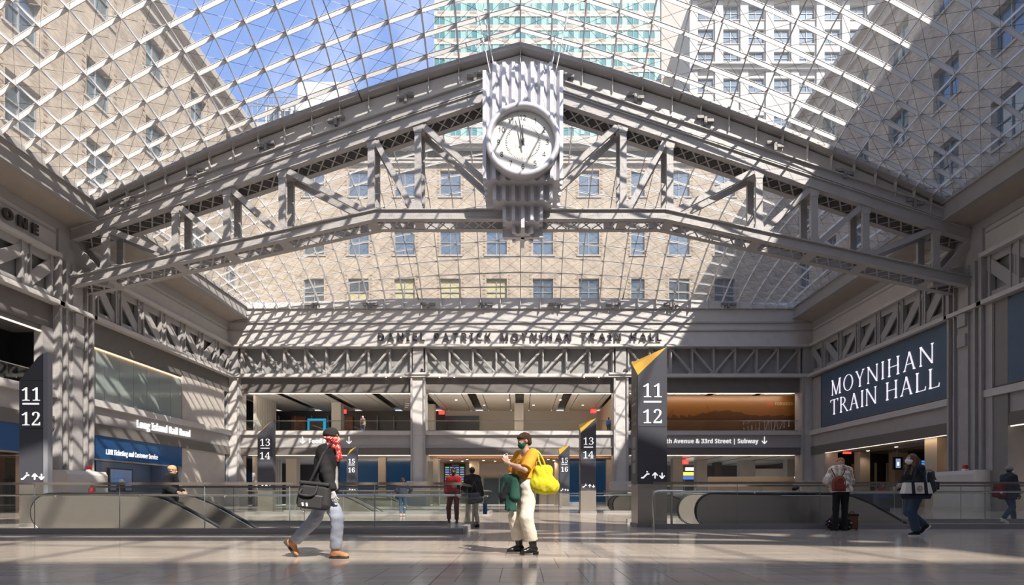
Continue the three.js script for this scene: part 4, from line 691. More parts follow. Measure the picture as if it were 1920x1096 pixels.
// ---------------------------------------------------------------- what fills the side walls between columns
M.frost = std(0.31, 0.37, 0.36, 0.10); M.frost.metalness = 0.15;
M.navyBoard = std(0.095, 0.15, 0.225, 0.55, { map: M.steel.map });
{ // left: frosted glass wall over the rail road offices
  const w = wallLeft, x = -HX;
  for (let k = 0; k < 7; k++) { const a = 33.55 + k * 1.325; box('glass_panel', M.frost, w, x - 0.05, x - 0.12, Y(6.5), Y(10.05), -a - 0.012, -a - 1.313); }
  box('backing', M.recess, w, x - 0.3, x - 0.5, Y(4), Y(10.4), -31, -50);
  box('strip_light', M.strip, w, x - 0.04, x - 0.10, Y(10.08), Y(10.11), -33.6, -42.8); { const l = new THREE.RectAreaLight(0xffb27f, 10, 9.2, 0.06); l.position.set(x - 0.02, Y(10.04), -38.2); l.lookAt(x - 0.05, Y(6), -38.2); scene.add(l); }
  box('stone_panel', M.stone, w, x + 0.0, x - 0.4, Y(6.5), Y(10.3), -42.85, -48.9); box('stone_panel', M.stone, w, x + 0.0, x - 0.4, 0, Y(4.25), -42.85, -49);
  const letters = base('rail_road_sign', 'white raised letters of the rail road name on the grey band of the side wall', 'lettering', [x + 0.06, Y(5.2), -37.4]); letters.rotation.y = Math.PI / 2;
  const q = textGeo('Long Island Rail Road', 0.80, 0.08, 'sans_bold', 0.80); q.scale(6.1 / q.boundingBox.max.x, 1, 1); q.translate(0.2, 0, 0); mesh('letters', q, M.signWhite, letters);
  // glazed offices
  box('shop_floor', M.floor, w, x, x - 9, -0.2, 0.0, -33.4, -42.8); box('shop_back', M.wallDark, w, x - 6, x - 6.3, 0, Y(4.2), -33.4, -42.9); box('shop_side', std(0.10, 0.12, 0.17, 0.5), w, x - 0.4, x - 6, 0, Y(4.2), -42.75, -42.9); box('shop_side', M.greyWall, w, x - 0.4, x - 6, 0, Y(4.2), -33.3, -33.5); box('shop_ceiling', M.ceilPanel, w, x - 0.3, x - 6, Y(4.2), Y(4.4), -33.4, -42.9);
  box('column_dark', M.black, w, x - 0.8, x - 1.2, 0, Y(2.6), -34.6, -35.1); box('wall_panel', M.warmWall, w, x - 5.8, x - 6.0, 0, Y(2.4), -33.6, -36.5); box('lit_panel', std(0.5, 0.22, 0.08, 0.5), w, x - 2.0, x - 2.1, Y(2.0), Y(2.45), -34.0, -36.4);
  box('wall_panel', std(0.11, 0.125, 0.165, 0.5), w, x - 2.6, x - 2.8, 0, Y(2.7), -36.6, -42.7); box('strip_light', M.strip, w, x - 1.0, x - 1.2, Y(2.85), Y(2.9), -33.9, -42.4);
  { const l = new THREE.RectAreaLight(0xcfe0ff, 5, 8.4, 0.2); l.position.set(x - 1.1, Y(2.8), -38.2); l.lookAt(x - 1.6, Y(0), -38.2); scene.add(l); }
  for (let k = 0; k < 4; k++) box('glass_panel', M.glass, w, x - 0.06, x - 0.08, 0.05, Y(2.55), -33.6 - k * 2.3, -35.86 - k * 2.3);
  box('transom', M.stainless, w, x + 0.02, x - 0.1, Y(2.52), Y(2.62), -33.5, -42.8);
}
{ const x = -HX, g = base('ticket_office_sign', 'blue lit sign band with white words for the rail road ticketing and customer service', 'sign', [x - 0.02, Y(2.6), -33.5]); g.rotation.y = Math.PI / 2;
  M.blueBand = std(0.012, 0.05, 0.13, 0.22); M.blueBand.emissive.setRGB(0.001, 0.007, 0.02);
  box('panel', M.blueBand, g, 0.1, 9.3, 0, 1.6, -0.08, 0); const q = textGeo('LIRR Ticketing and Customer Service', 0.5, 0.02, 'sans_bold', 0.8); q.scale(5.0 / q.boundingBox.max.x, 1, 1); q.translate(1.45, 0.38, 0.005); mesh('letters', q, M.signWhite, g); }
{ const x = -HX - 2.4, g = base('wall_screen', 'wide screen with a pale blue picture inside the rail road ticket office', 'screen', [x, Y(1.35), -38.2]); g.rotation.y = Math.PI / 2; box('casing', M.black, g, 0, 2.3, -0.9, 0.9, -0.2, 0); box('picture', std(0.25, 0.30, 0.42, 0.3), g, 0.1, 2.2, -0.8, 0.8, 0, 0.01); for (let k = 0; k < 3; k++) box('text_line', M.screenBlue, g, 0.3, 1.9 - k * 0.3, -0.5 + k * 0.35, -0.38 + k * 0.35, 0.01, 0.02); }
{ // left, nearer: dark opening over a blue shop
  const w = wallLeft, x = -HX;
  box('black_screen', M.black, w, x - 2.2, x - 2.5, Y(6.5), Y(10.3), -20, -31); box('upper_floor', M.band, w, x - 0.2, x - 3, Y(6.2), Y(6.5), -20, -31); box('strip_light', M.strip, w, x - 0.06, x - 0.16, Y(9.92), Y(10.0), -20, -30.4); box('bulkhead', M.fascia, w, x - 0.1, x - 2.4, Y(10.0), Y(10.4), -20, -31);
  box('jamb', M.steel, w, x + 0.02, x - 0.5, Y(6.5), Y(10.3), -30.3, -31.2); box('end_wall', M.black, w, x - 0.4, x - 2.5, Y(6.2), Y(10.4), -30.7, -31.2);
  box('ceiling_panel', M.ceilPanel, w, x - 0.3, x - 2.3, Y(9.9), Y(10.0), -24, -27.5);
  box('blue_band', M.blueBand, w, x - 0.02, x - 0.1, Y(2.6), Y(4.2), -20, -30.4); box('transom', M.stainless, w, x + 0.02, x - 0.1, Y(2.52), Y(2.62), -20, -30.4); box('shop_back', M.wallDark, w, x - 6, x - 6.3, 0, Y(4.2), -19, -33); box('shop_side', M.greyWall, w, x - 0.3, x - 6, 0, Y(4.2), -30.6, -30.8); box('shop_ceiling', M.wallDark, w, x - 0.2, x - 6, Y(2.6), Y(2.8), -20, -31);
  box('column_dark', M.black, w, x - 0.8, x - 1.3, 0, Y(2.6), -28.9, -29.5); box('lit_panel', std(0.55, 0.25, 0.08, 0.5), w, x - 4, x - 4.1, Y(1.5), Y(2.1), -22, -30); box('glass_panel', M.glass, w, x - 0.06, x - 0.08, 0.05, Y(2.5), -24, -30.4);
  { const l = new THREE.RectAreaLight(0xffb070, 6, 8, 0.3); l.position.set(x - 3, Y(2.5), -26); l.lookAt(x - 3.5, Y(0), -26); scene.add(l); box('strip_light', M.strip, w, x - 2.8, x - 3.2, Y(2.55), Y(2.6), -22, -30); }
}
{ const g = base('balustrade', 'glass balustrade before the dark opening behind the dark sloped pylon', 'balustrade', [-HX - 0.1, Y(6.52), -30.3]); g.rotation.y = Math.PI / 2; for (let k = 0; k < 4; k++) box('glass_panel', M.glass, g, -k * 2.1 - 2.09, -k * 2.1 - 0.01, 0, 1.0, -0.01, 0.01); box('top_rail', M.chrome, g, -8.4, 0, 0.98, 1.04, -0.03, 0.03); box('base_shoe', M.stainless, g, -8.4, 0, 0, 0.08, -0.05, 0.05); }
// right: the big name board
{ const g = base('name_board', 'large navy board with the white serif name of the train hall', 'sign board', [HX - 0.12, Y(6.68), -47.9]); g.rotation.y = -Math.PI / 2;
  box('board', M.navyBoard, g, 0, 14.5, 0, 4.9, -0.2, 0); const fr = new MB(); fr.box(-0.06, 14.56, -0.06, 0.0, -0.2, 0.06).box(-0.06, 14.56, 4.9, 4.96, -0.2, 0.06).box(-0.06, 0, 0, 4.9, -0.2, 0.06).box(14.5, 14.56, 0, 4.9, -0.2, 0.06); fr.build('frame', M.fascia, g);
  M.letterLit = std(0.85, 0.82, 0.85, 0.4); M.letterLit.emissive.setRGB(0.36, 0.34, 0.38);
  // x along the wall towards the camera; measured from the far end
  const line = (str, x0, x1, y, cap) => { // slender roman capitals built of strokes
    const ws = { M: 1.0, O: 0.92, Y: 0.80, N: 0.92, I: 0.26, H: 0.92, A: 0.86, T: 0.78, R: 0.78, L: 0.66 }, tot = [...str].reduce((q, c) => q + (ws[c] ?? 0.35), 0) * cap, gap = (x1 - x0 - tot) / (str.length - 1);
    let x = x0;
    for (const c of str) { const w = (ws[c] ?? 0.35) * cap; if (c !== ' ') { const m = new MB(); romanCapital(c, w, cap).forEach((pg) => m.prism(THREE.ShapeUtils.isClockWise(pg.map(([a, b]) => new THREE.Vector2(a, b))) ? pg.slice().reverse() : pg, (a, b, k) => V(x + a, y + b, k ? 0.05 : 0))); m.build('letter', M.letterLit, g); } x += w + gap; }
  };
  line('MOYNIHAN', 1.55, 13.0, 2.62, 1.36); line('TRAIN HALL', 1.40, 13.45, 0.86, 1.36);
}
{ const g = base('blank_board', 'plain navy board high on the wall beyond the steel column nearest the right edge', 'sign board', [HX - 0.12, Y(6.68), -30.4]); g.rotation.y = -Math.PI / 2; box('board', M.navyBoard, g, 0, 9, 0, 4.95, -0.2, 0); box('frame', M.fascia, g, -0.06, 9, -0.06, 0, -0.2, 0.06); box('frame', M.fascia, g, -0.08, 0, -0.06, 4.95, -0.2, 0.06); }
{
  const w = wallRight, x = HX;
  box('backing', M.recess, w, x + 0.1, x + 0.5, Y(4.2), Y(11.7), -20, -50);
  box('jamb', M.steel, w, x - 0.02, x + 0.5, Y(6.5), Y(11.6), -48, -49.5); box('jamb', M.steel, w, x - 0.02, x + 1.2, 0, Y(4.3), -47.6, -49.5); box('pilaster', M.steelDark, w, x - 0.135, x + 1.0, 0, Y(12), -29.6, -31.1); box('pilaster_web', M.steel, w, x - 0.2, x + 0.2, Y(1.6), Y(12), -30.5, -30.95);
  box('strip_light', M.strip, w, x + 0.02, x + 0.1, Y(4.165), Y(4.2), -33.4, -47.6); { const l = new THREE.RectAreaLight(0xffd9b0, 9, 14, 0.08); l.position.set(x + 0.14, Y(4.12), -40.5); l.lookAt(x + 1.4, Y(3.2), -40.5); scene.add(l); }
  box('strip_light', M.strip, w, x + 0.02, x + 0.1, Y(4.14), Y(4.2), -20, -29.6);
  // room behind
  box('room_ceiling', M.steelDark, w, x + 0.1, x + 13, Y(4.2), Y(4.5), -18, -50); box('room_back', M.wallDark, w, x + 13, x + 13.3, 0, Y(4.3), -18, -52); box('room_floor', M.floor, w, x + 5, x + 13.3, -0.2, 0, -18, -52); box('room_end', M.wallDark, w, x + 1.2, x + 13, 0, Y(4.3), -49.4, -49.7);
  for (let k = 0; k < 4; k++) box('ceiling_slot', M.black, w, x + 1.5 + k * 2.6, x + 1.8 + k * 2.6, Y(4.17), Y(4.25), -18, -49);
  for (const [px, d, wd, m] of [[1622, 46, 0.9, M.steelDark], [1690, 47, 1.2, M.greyWall], [1645, 49, 1.4, M.wallDark]]) box('pier', m, w, XP(px, d) - wd / 2, XP(px, d) + wd / 2, 0, Y(4.2), -d, -d - 0.8);
  box('lit_panel', M.orangeLit, w, XP(1598, 48.6), XP(1616, 48.6), Y(0.6), Y(3.2), -48.6, -48.8); 
  box('travertine_pier', M.tileWall, w, XP(1757, 35.5), XP(1775, 35.5), 0, Y(4.2), -35.5, -36.6); box('wood_pier', std(0.42, 0.30, 0.21, 0.5), w, XP(1775, 35.6), XP(1800, 35.6), 0, Y(4.2), -35.6, -36.6);
  new MB().hexa([V(XP(1712, 43), Y(2.6), -43), V(XP(1812, 43), Y(2.6), -43), V(XP(1812, 43), Y(2.6), -44), V(XP(1712, 43), Y(2.6), -44), V(XP(1712, 43), Y(2.8), -43), V(XP(1812, 43), Y(4.1), -43), V(XP(1812, 43), Y(4.1), -44), V(XP(1712, 43), Y(2.8), -44)]).build('sloped_bulkhead', std(0.42, 0.31, 0.2, 0.6), w);
  box('room_wall', M.tileWall, w, XP(1712, 44), XP(1880, 44), 0, Y(2.6), -44, -44.3); box('counter', std(0.03, 0.05, 0.10, 0.4), w, XP(1598, 40), XP(1712, 40), 0, Y(0.55), -40, -40.8);
  for (let k = 0; k < 4; k++) box('door_frame', M.greyWall, w, XP(1643 + k * 22, 48.3) - 0.06, XP(1643 + k * 22, 48.3) + 0.06, 0, Y(3.3), -48.3, -48.5);
  // nearer room
  box('room_wall', M.tileWall, w, x + 8, x + 8.3, 0, Y(4.2), -22, -33); box('wood_wall', std(0.40, 0.28, 0.18, 0.5), w, x + 1.4, x + 8, 0, Y(4.2), -32.5, -32.8); box('travertine_pier', M.tileWall, w, x + 3.0, x + 4.1, 0, Y(4.2), -31, -32); box('bronze_pier', std(0.20, 0.14, 0.10, 0.35, { metalness: 0.5 }), w, x + 1.2, x + 1.8, 0, Y(4.2), -30.9, -31.6); box('wood_ceiling', M.wood, w, x + 1.4, x + 8, Y(4.0), Y(4.2), -22, -32.5);
}
{ const g = base('wall_screen', 'small lit information screen with a white symbol in the dark room of the name board', 'screen', [XP(1684, 44), Y(HP(868, 44)), -44]); box('casing', M.black, g, -0.42, 0.42, -0.55, 0.55, -0.15, 0); box('picture', glow(0.10, 0.14, 0.22, 1), g, -0.2, 0.2, -0.4, 0.4, 0, 0.01); box('symbol', glow(0.8, 0.8, 0.8, 1), g, -0.08, 0.08, -0.2, 0.1, 0.01, 0.02); bar('bracket', M.frameGrey, g, V(0, 0.5, -0.08), V(0, 4.2 - HP(868, 44), -0.08), 0.06, 0.06); }
for (const [px, l] of [[1745, 'blue departure screen with white rows behind the woman in the white face mask']]) { const d = 41, g = base('wall_screen', l, 'screen', [XP(px, d), 0, -d]); box('casing', M.black, g, -0.8, 0.8, Y(1.6), Y(3.1), -0.2, 0); for (let k = 0; k < 7; k++) box('row', glow(0.03, 0.14, 0.42, 1), g, -0.74, 0.74, Y(1.7 + k * 0.19), Y(1.84 + k * 0.19), 0, 0.01); bar('post', M.frameGrey, g, V(-0.5, 0, -0.1), V(-0.5, Y(1.7), -0.1), 0.08, 0.08); bar('post', M.frameGrey, g, V(0.5, 0, -0.1), V(0.5, Y(1.7), -0.1), 0.08, 0.08); }
{ const g = base('exit_sign', 'red lit exit sign over the opening under the name board', 'exit sign', [XP(1583, 47), Y(HP(845, 47)), -46.6]); box('panel', M.exitRed, g, -0.35, 0.35, -0.3, 0.3, -0.06, 0.06); bar('stem', M.frameGrey, g, V(0, 0.28, 0), V(0, 4.22 - HP(845, 47), 0), 0.04, 0.04); }
{ const g = base('fire_alarm', 'small red fire alarm box on the pale stone pier of the opening', 'alarm', [XP(1764, 35.4), Y(HP(890, 35.4)), -35.42]); box('case', std(0.35, 0.03, 0.03, 0.4), g, -0.1, 0.1, -0.15, 0.15, -0.06, 0.06); box('lever', M.white, g, -0.05, 0.05, -0.03, 0.03, 0.06, 0.075); }
for (const [s, d, l] of [[1, 31.9, 'small red alarm light on the plinth of the steel column beside the name board'], [-1, 32.9, 'small red alarm light on the plinth of the steel column behind the dark sloped pylon']]) { const g = base('alarm_light', l, 'alarm', [s * (HX - 0.6), 2.5, -d]); box('base', M.white, g, -0.12, 0.12, 0, 0.12, -0.12, 0.12); box('lens', std(0.55, 0.03, 0.03, 0.3), g, -0.1, 0.1, 0.12, 0.36, -0.1, 0.1); }
for (let k = 0; k < 6; k++) downlight(HX + 2.2 + (k % 3) * 1.7, Y(4.0), -27.4 - Math.floor(k / 3) * 2.4, `warm downlight above the man in the grey hat, ${ORD[k % 3]} in its row, ${k < 3 ? 'nearer' : 'farther'} row`, 'downlights of the wooden ceiling near the right edge');
for (let k = 0; k < 4; k++) downlight(HX + 2.4, Y(4.2), -35 - k * 3.4, `small downlight in the dark ceiling under the name board, ${ORD[k]} from the steel column`, 'downlights under the name board', 5);
// ---------------------------------------------------------------- track pylons, railings, escalators
M.pylon = std(0.06, 0.063, 0.078, 0.32); M.pylonGrey = std(0.22, 0.23, 0.26, 0.4); M.gold = std(0.72, 0.40, 0.04, 0.45); M.sideDark = std(0.05, 0.045, 0.045, 0.35);
function arrowIcons(g, u, y, z, k) {                             // escalator, up arrow, down arrow
  const e = new MB(); e.prism([[0, 0], [0.16, 0], [0.42, 0.26], [0.56, 0.26], [0.56, 0.36], [0.38, 0.36], [0.12, 0.10], [0, 0.10]], (a, b, c) => V(u + a * k, y + b * k, z + (c ? 0.012 : 0))); e.box(u + 0.36 * k, u + 0.45 * k, y + 0.42 * k, y + 0.50 * k, z, z + 0.012); e.build('escalator_symbol', M.signWhite, g);
  [0, 1].forEach((q) => { const x = u + (0.95 + q * 0.48) * k, f = (v) => y + (q ? 0.40 - v : v) * k, a = new MB(); a.box(x - 0.04 * k, x + 0.04 * k, f(0), f(0.38), z, z + 0.012); for (const s of [-1, 1]) a.bar(V(x, f(0.40), z + 0.006), V(x + s * 0.18 * k, f(0.20), z + 0.006), 0.012, 0.075 * k, V(0.7, s * (q ? -0.7 : 0.7), 0)); a.build('arrow', M.signWhite, g); });
}
function pylon(x, d, top, bot, label, plain) {                   // x: left edge of the front face
  const g = base('track_pylon', label, 'sign pylon', [x, 0, -d]), W = 0.80, T = 4.95, D = 0.82, F = (pts, z0, z1, name, m) => new MB().prism(pts, (a, b, k) => V(a, b, k ? z1 : z0)).build(name, m, g);
  const body = new MB(), cut = 4.18;                             // the top left corner is folded away along a slanted facet
  const A = V(-0.0, 4.73, -D), B = V(W, T, 0), C = V(0, cut, 0), E = V(W, T, -D * 0.4);
  const L = (y0, y1, m, n) => new MB().hexa([V(0, y0, 0), V(W, y0, 0), V(W, y0, -D * 0.4), V(0, y0, -D), V(0, y1, 0), V(W, y1, 0), V(W, y1, -D * 0.4), V(0, y1, -D)]).build(n, m, g);
  new MB().hexa([V(-0.03, 0, 0.03), V(W + 0.03, 0, 0.03), V(W + 0.03, 0, -D * 0.4 - 0.03), V(-0.03, 0, -D - 0.03), V(-0.03, 0.10, 0.03), V(W + 0.03, 0.10, 0.03), V(W + 0.03, 0.10, -D * 0.4 - 0.03), V(-0.03, 0.10, -D - 0.03)]).build('plinth', M.steelDark, g);
  L(0.10, 1.18, M.stainless, 'base_panel'); L(1.20, 2.75, M.pylon, 'lower_panel'); L(2.76, cut, M.pylon, 'number_panel');
  const s = new MB(); s.box(-0.006, 0.002, 1.2, cut, -D + 0.02, -0.02); s.build('side_panel', M.sideDark, g);
  const t = new MB(); t.tri(C, V(W, cut, 0), B).quad(V(W, cut, 0), V(W, cut, -D * 0.4), E, B).quad(V(W, cut, -D * 0.4), V(0, cut, -D), A, E).tri(V(0, cut, -D), C, A).tri(A, B, E); t.build('top_panel', M.pylon, g);
  const f = new MB(); f.tri(A, C, B); f.build(plain ? 'top_facet' : 'gold_facet', plain ? M.pylon : M.gold, g);
  for (const [n, y] of [[top, 3.57], [bot, 2.86]]) { const q = textGeo(n, 0.52, 0.012, 'serif_regular', 1.0), b = q.boundingBox; q.scale(1, 1, 1); q.translate(W / 2 - (b.min.x + b.max.x) / 2, y, 0.001); mesh('number', q, M.signWhite, g); }
  box('bar', M.signWhite, g, W / 2 - 0.24, W / 2 + 0.24, 3.42, 3.465, 0, 0.012); arrowIcons(g, 0.09, 1.34, 0.001, 0.40);
  // the same numbers on the deep left side
  for (const [n, y] of [[top, 3.57], [bot, 2.86]]) { const q = textGeo(n, 0.42, 0.006, 'serif_regular', 1.0); q.rotateY(-Math.PI / 2); q.translate(-0.008, y, -0.60); mesh('side_number', q, M.greyWall, g); }
  const sb = new MB(); sb.box(-0.02, -0.006, 3.42, 3.465, -0.65, -0.2); sb.build('side_bar', M.greyWall, g);
  if (!plain) for (let k = 0; k < 3; k++) box('timetable', M.pylonGrey, g, -0.012, -0.004, 1.5 + k * 0.36, 1.8 + k * 0.36, -0.62, -0.22);
  return g;
}
pylon(XP(1196, 13.9), 13.9, '11', '12', 'tallest gold-tipped pylon, numbered 11 and 12');
pylon(XP(1089, 26.4), 26.4, '13', '14', 'gold-tipped pylon numbered 13 and 14 just right of the woman with the phone');
pylon(XP(1049, 40), 40, '15', '16', 'small gold-tipped pylon numbered 15 and 16 beside the yellow bag');
pylon(XP(483, 27), 27, '13', '14', 'gold-tipped pylon numbered 13 and 14 left of the walking man');
pylon(XP(650, 41), 41, '15', '16', 'small gold-tipped pylon numbered 15 and 16 right of the walking man');
{ const d = 14.2, x = XP(36, d), W = 0.80, g = base('track_pylon', 'all-dark pylon with a sloped top by a steel column, numbered 11 and 12', 'sign pylon', [x, 0, -d]), T = 4.95, C = 4.18;
  const D = 0.18, px = (a, b, y0, y1, m, n) => box(n, m, g, a, b, y0, y1, -D, 0);
  px(0, W - 0.13, 0.1, 1.18, M.stainless, 'base_panel'); px(0, W - 0.13, 1.2, 2.75, M.pylon, 'lower_panel'); px(0, W - 0.13, 2.76, C - 0.1, M.pylon, 'number_panel');
  new MB().prism([[0, C - 0.09], [W - 0.13, C - 0.09], [W - 0.13, T - 0.1], [W - 0.28, T - 0.2]], (a, b, k) => V(a, b, k ? 0 : -D)).build('top_panel', M.pylon, g);
  new MB().hexa([V(W - 0.125, 0, 0.0), V(W - 0.02, 0, -0.02), V(W - 0.05, 0, -0.2), V(W - 0.125, 0, -0.2), V(W - 0.125, T - 0.09, 0), V(W - 0.02, T - 0.06, -0.02), V(W - 0.05, T - 0.05, -0.2), V(W - 0.125, T - 0.05, -0.2)]).build('side_panel', M.pylonGrey, g);
  px(-0.02, W, 0, 0.1, M.steelDark, 'plinth');
  for (const [n, y] of [['11', 3.53], ['12', 2.84]]) { const q = textGeo(n, 0.52, 0.012, 'serif_regular', 1.0), b = q.boundingBox; q.translate((W - 0.13) / 2 - (b.min.x + b.max.x) / 2, y, 0.001); mesh('number', q, M.signWhite, g); }
  box('bar', M.signWhite, g, 0.1, 0.56, 3.42, 3.465, 0, 0.012); arrowIcons(g, 0.06, 1.32, 0.001, 0.40); }
// glass railings round the pits
function railing(pts, label, top = 1.13, hand = 0.87, n = 1.9) { // pts: [x, d] corners
  const g = base('glass_railing', label, 'railing'), P = pts.map(([x, d]) => V(x, 0, -d));
  for (let k = 0; k + 1 < P.length; k++) {
    const a = P[k], b = P[k + 1], L = a.distanceTo(b), m = Math.max(1, Math.round(L / n)), t = b.clone().sub(a).normalize(), s = V(-t.z, 0, t.x), at = (q, y, o = 0) => a.clone().addScaledVector(t, q).addScaledVector(s, o).setY(y);
    bar('base_shoe', M.steelDark, g, at(-0.06, 0.065), at(L + 0.06, 0.065), 0.16, 0.13, V(0, 1, 0));
    for (let i = 1; i < m; i++) bar('joint_seal', M.frameGrey, g, at(i * L / m, 0.13), at(i * L / m, top - 0.03), 0.012, 0.014, s);
    for (let i = 0; i < m; i++) { bar('glass_panel', M.glass, g, at(i * L / m + 0.012, top / 2 + 0.05), at((i + 1) * L / m - 0.012, top / 2 + 0.05), 0.018, top - 0.12, V(0, 1, 0)); 
      const q = (i + 0.22) * L / m, c = new THREE.SphereGeometry(0.028, 10, 8), cg = [c]; c.translate(0, 0, 0); const br = at(q, hand - 0.03, -0.05); c.translate(br.x, br.y, br.z); mesh('bracket', mergeGeometries([c, tube([at(q, hand - 0.02, -0.02), at(q, hand - 0.05, -0.06), at(q, hand, -0.09)], 0.012, 6)]), M.chrome, g); }
    bar('top_cap', M.capBronze, g, at(-0.03, top), at(L + 0.03, top), 0.075, 0.055, V(0, 1, 0));
    mesh('handrail', tube([at(-0.02, hand, -0.09), at(L + 0.02, hand, -0.09)], 0.024, 10, 1), M.chrome, g);
  }
  return g;
}
const posts = (g, x, d, h) => { bar('post', M.stainless, g, V(x, 0, -d), V(x, h, -d), 0.05, 0.05); };
const near = railing([[-16.6, 11.35], [-1.36, 11.35], [-1.36, 14.6]], 'long glass railing in front of the wide steel escalator behind the walking man');
posts(near, -1.30, 13.9, 1.1); posts(near, -1.36, 14.6, 1.1);
{ const g = railing([[3.5, 13.2], [16.4, 13.2]], 'glass railing that the woman in the fur jacket leans on', 1.20, 0.97, 2.15); posts(g, 3.45, 13.1, 0.97); posts(g, 3.95, 13.25, 1.2); const q = tube([V(3.45, 0.0, -13.08), V(3.45, 0.93, -13.08), V(3.55, 0.98, -13.08), V(4.2, 0.98, -13.10)], 0.026, 10, 24); mesh('end_loop', q, M.chrome, g); }
railing([[3.5, 16.4], [16.4, 16.4]], 'glass railing at the back of the escalator pit behind the woman in the fur jacket', 1.2, 0.97, 2.15);
railing([[-12.6, 14.9], [-2.2, 14.9]], 'glass railing at the back of the wide steel escalator', 1.13, 0.87, 2.1);
railing([[-12.8, 27.6], [-2.0, 27.6]], 'glass railing of the second escalator pit on the side of the walking man', 1.15, 0.9, 2.2);
railing([[-13.4, 24.8], [-1.6, 24.8], [-1.6, 27.5]], 'glass railing before the second escalator pit in front of the person in blue jeans', 1.15, 0.9, 2.2);
railing([[4.4, 26.6], [13.0, 26.6]], 'glass railing of the second escalator pit beside the pylons with gold tips', 1.15, 0.95, 2.2);
railing([[3.2, 39.0], [12.5, 39.0]], 'glass railing of the third escalator pit beside the small gold-tipped pylon', 1.15, 0.95, 2.2);
railing([[-13.2, 39.0], [-3.2, 39.0]], 'glass railing of the third escalator pit behind the person in blue jeans', 1.15, 0.95, 2.2);
// escalators running down away from their rounded ends
function escalator(x, d, flat, label, h = 0.92, wid = 1.5) {     // x: rounded end; runs towards +x
  const g = base('escalator', label, 'escalator', [x, 0, -d]), r = h / 2, end = flat + 5.6, drop = 3.0;
  const path = (q) => { const pts = []; for (let k = 0; k <= 14; k++) { const a = Math.PI * 1.42 - k / 14 * Math.PI * 0.92; pts.push([r + Math.cos(a) * r, r + 0.0 + Math.sin(a) * r]); } pts.push([flat * 0.5, h], [flat - 0.5, h], [flat, h - 0.05], [flat + 0.5, h - 0.25], [flat + 3.4, h - 1.92]); return pts; };
  for (const [k, z] of [[0, 0], [1, -wid]]) {
    const out = [[0.5, 0]]; for (let i = 14; i >= 0; i--) { const a = Math.PI * 0.5 + (1 - i / 14) * Math.PI * 0.86; out.push([r + Math.cos(a) * r * 0.97, r + Math.sin(a) * r * 0.97]); } 
    const poly = [[0.55, 0.0], [flat, 0.0], [flat + 3.3, -1.9], [flat + 3.3, h - 1.92], [flat + 0.5, h - 0.28], [flat, h - 0.08], ...out.slice(1)];
    new MB().prism(THREE.ShapeUtils.isClockWise(poly.map(([a, b]) => new THREE.Vector2(a, b))) ? poly.reverse() : poly, (a, b, e) => V(a, b, z + (e ? 0.05 : -0.05))).build('balustrade_panel', M.stainless, g);
    const rail = tube(path().map(([a, b]) => V(a, b, z)), 0.042, 8, 80); mesh('handrail', rail, M.rubber, g);
    const trim = tube(path().map(([a, b]) => V(a + (a < r ? 0.03 : 0), b - 0.055, z + 0.03)), 0.016, 6, 80); mesh('handrail_guide', trim, M.chrome, g);
  }
  box('comb_plate', M.stainless, g, -0.3, 1.2, 0, 0.03, -wid + 0.1, -0.1);
  for (let k = 0; k < 7; k++) box('step', M.steelDark, g, 1.2 + k * 0.42, 1.6 + k * 0.42, -0.25 - Math.max(0, k - 3) * 0.22, -0.02 - Math.max(0, k - 3) * 0.22, -wid + 0.12, -0.12);
  box('outer_cladding', M.stainless, g, 0.6, flat + 0.4, 0, 0.72, -wid - 0.12, -wid - 0.05);
  return g;
}
escalator(-12.0, 12.45, 3.1, 'wide steel escalator with a rounded end behind the glass railing, below the dark sloped pylon', 0.90, 1.4);
escalator(4.75, 13.75, 4.2, 'steel escalator with two rounded ends behind the woman in the fur jacket', 0.92, 1.55);
escalator(XP(1150, 27), 27.1, 3.2, 'steel escalator with rounded ends right of the gold-tipped pylon numbered 13 and 14', 0.92, 1.4);
escalator(XP(560, 25.6), 25.85, 2.2, 'steel escalator going down behind the walking man', 0.92, 1.4);
escalator(XP(660, 39), 39.4, 2.5, 'far steel escalator going down behind the person in blue jeans', 0.92, 1.4);
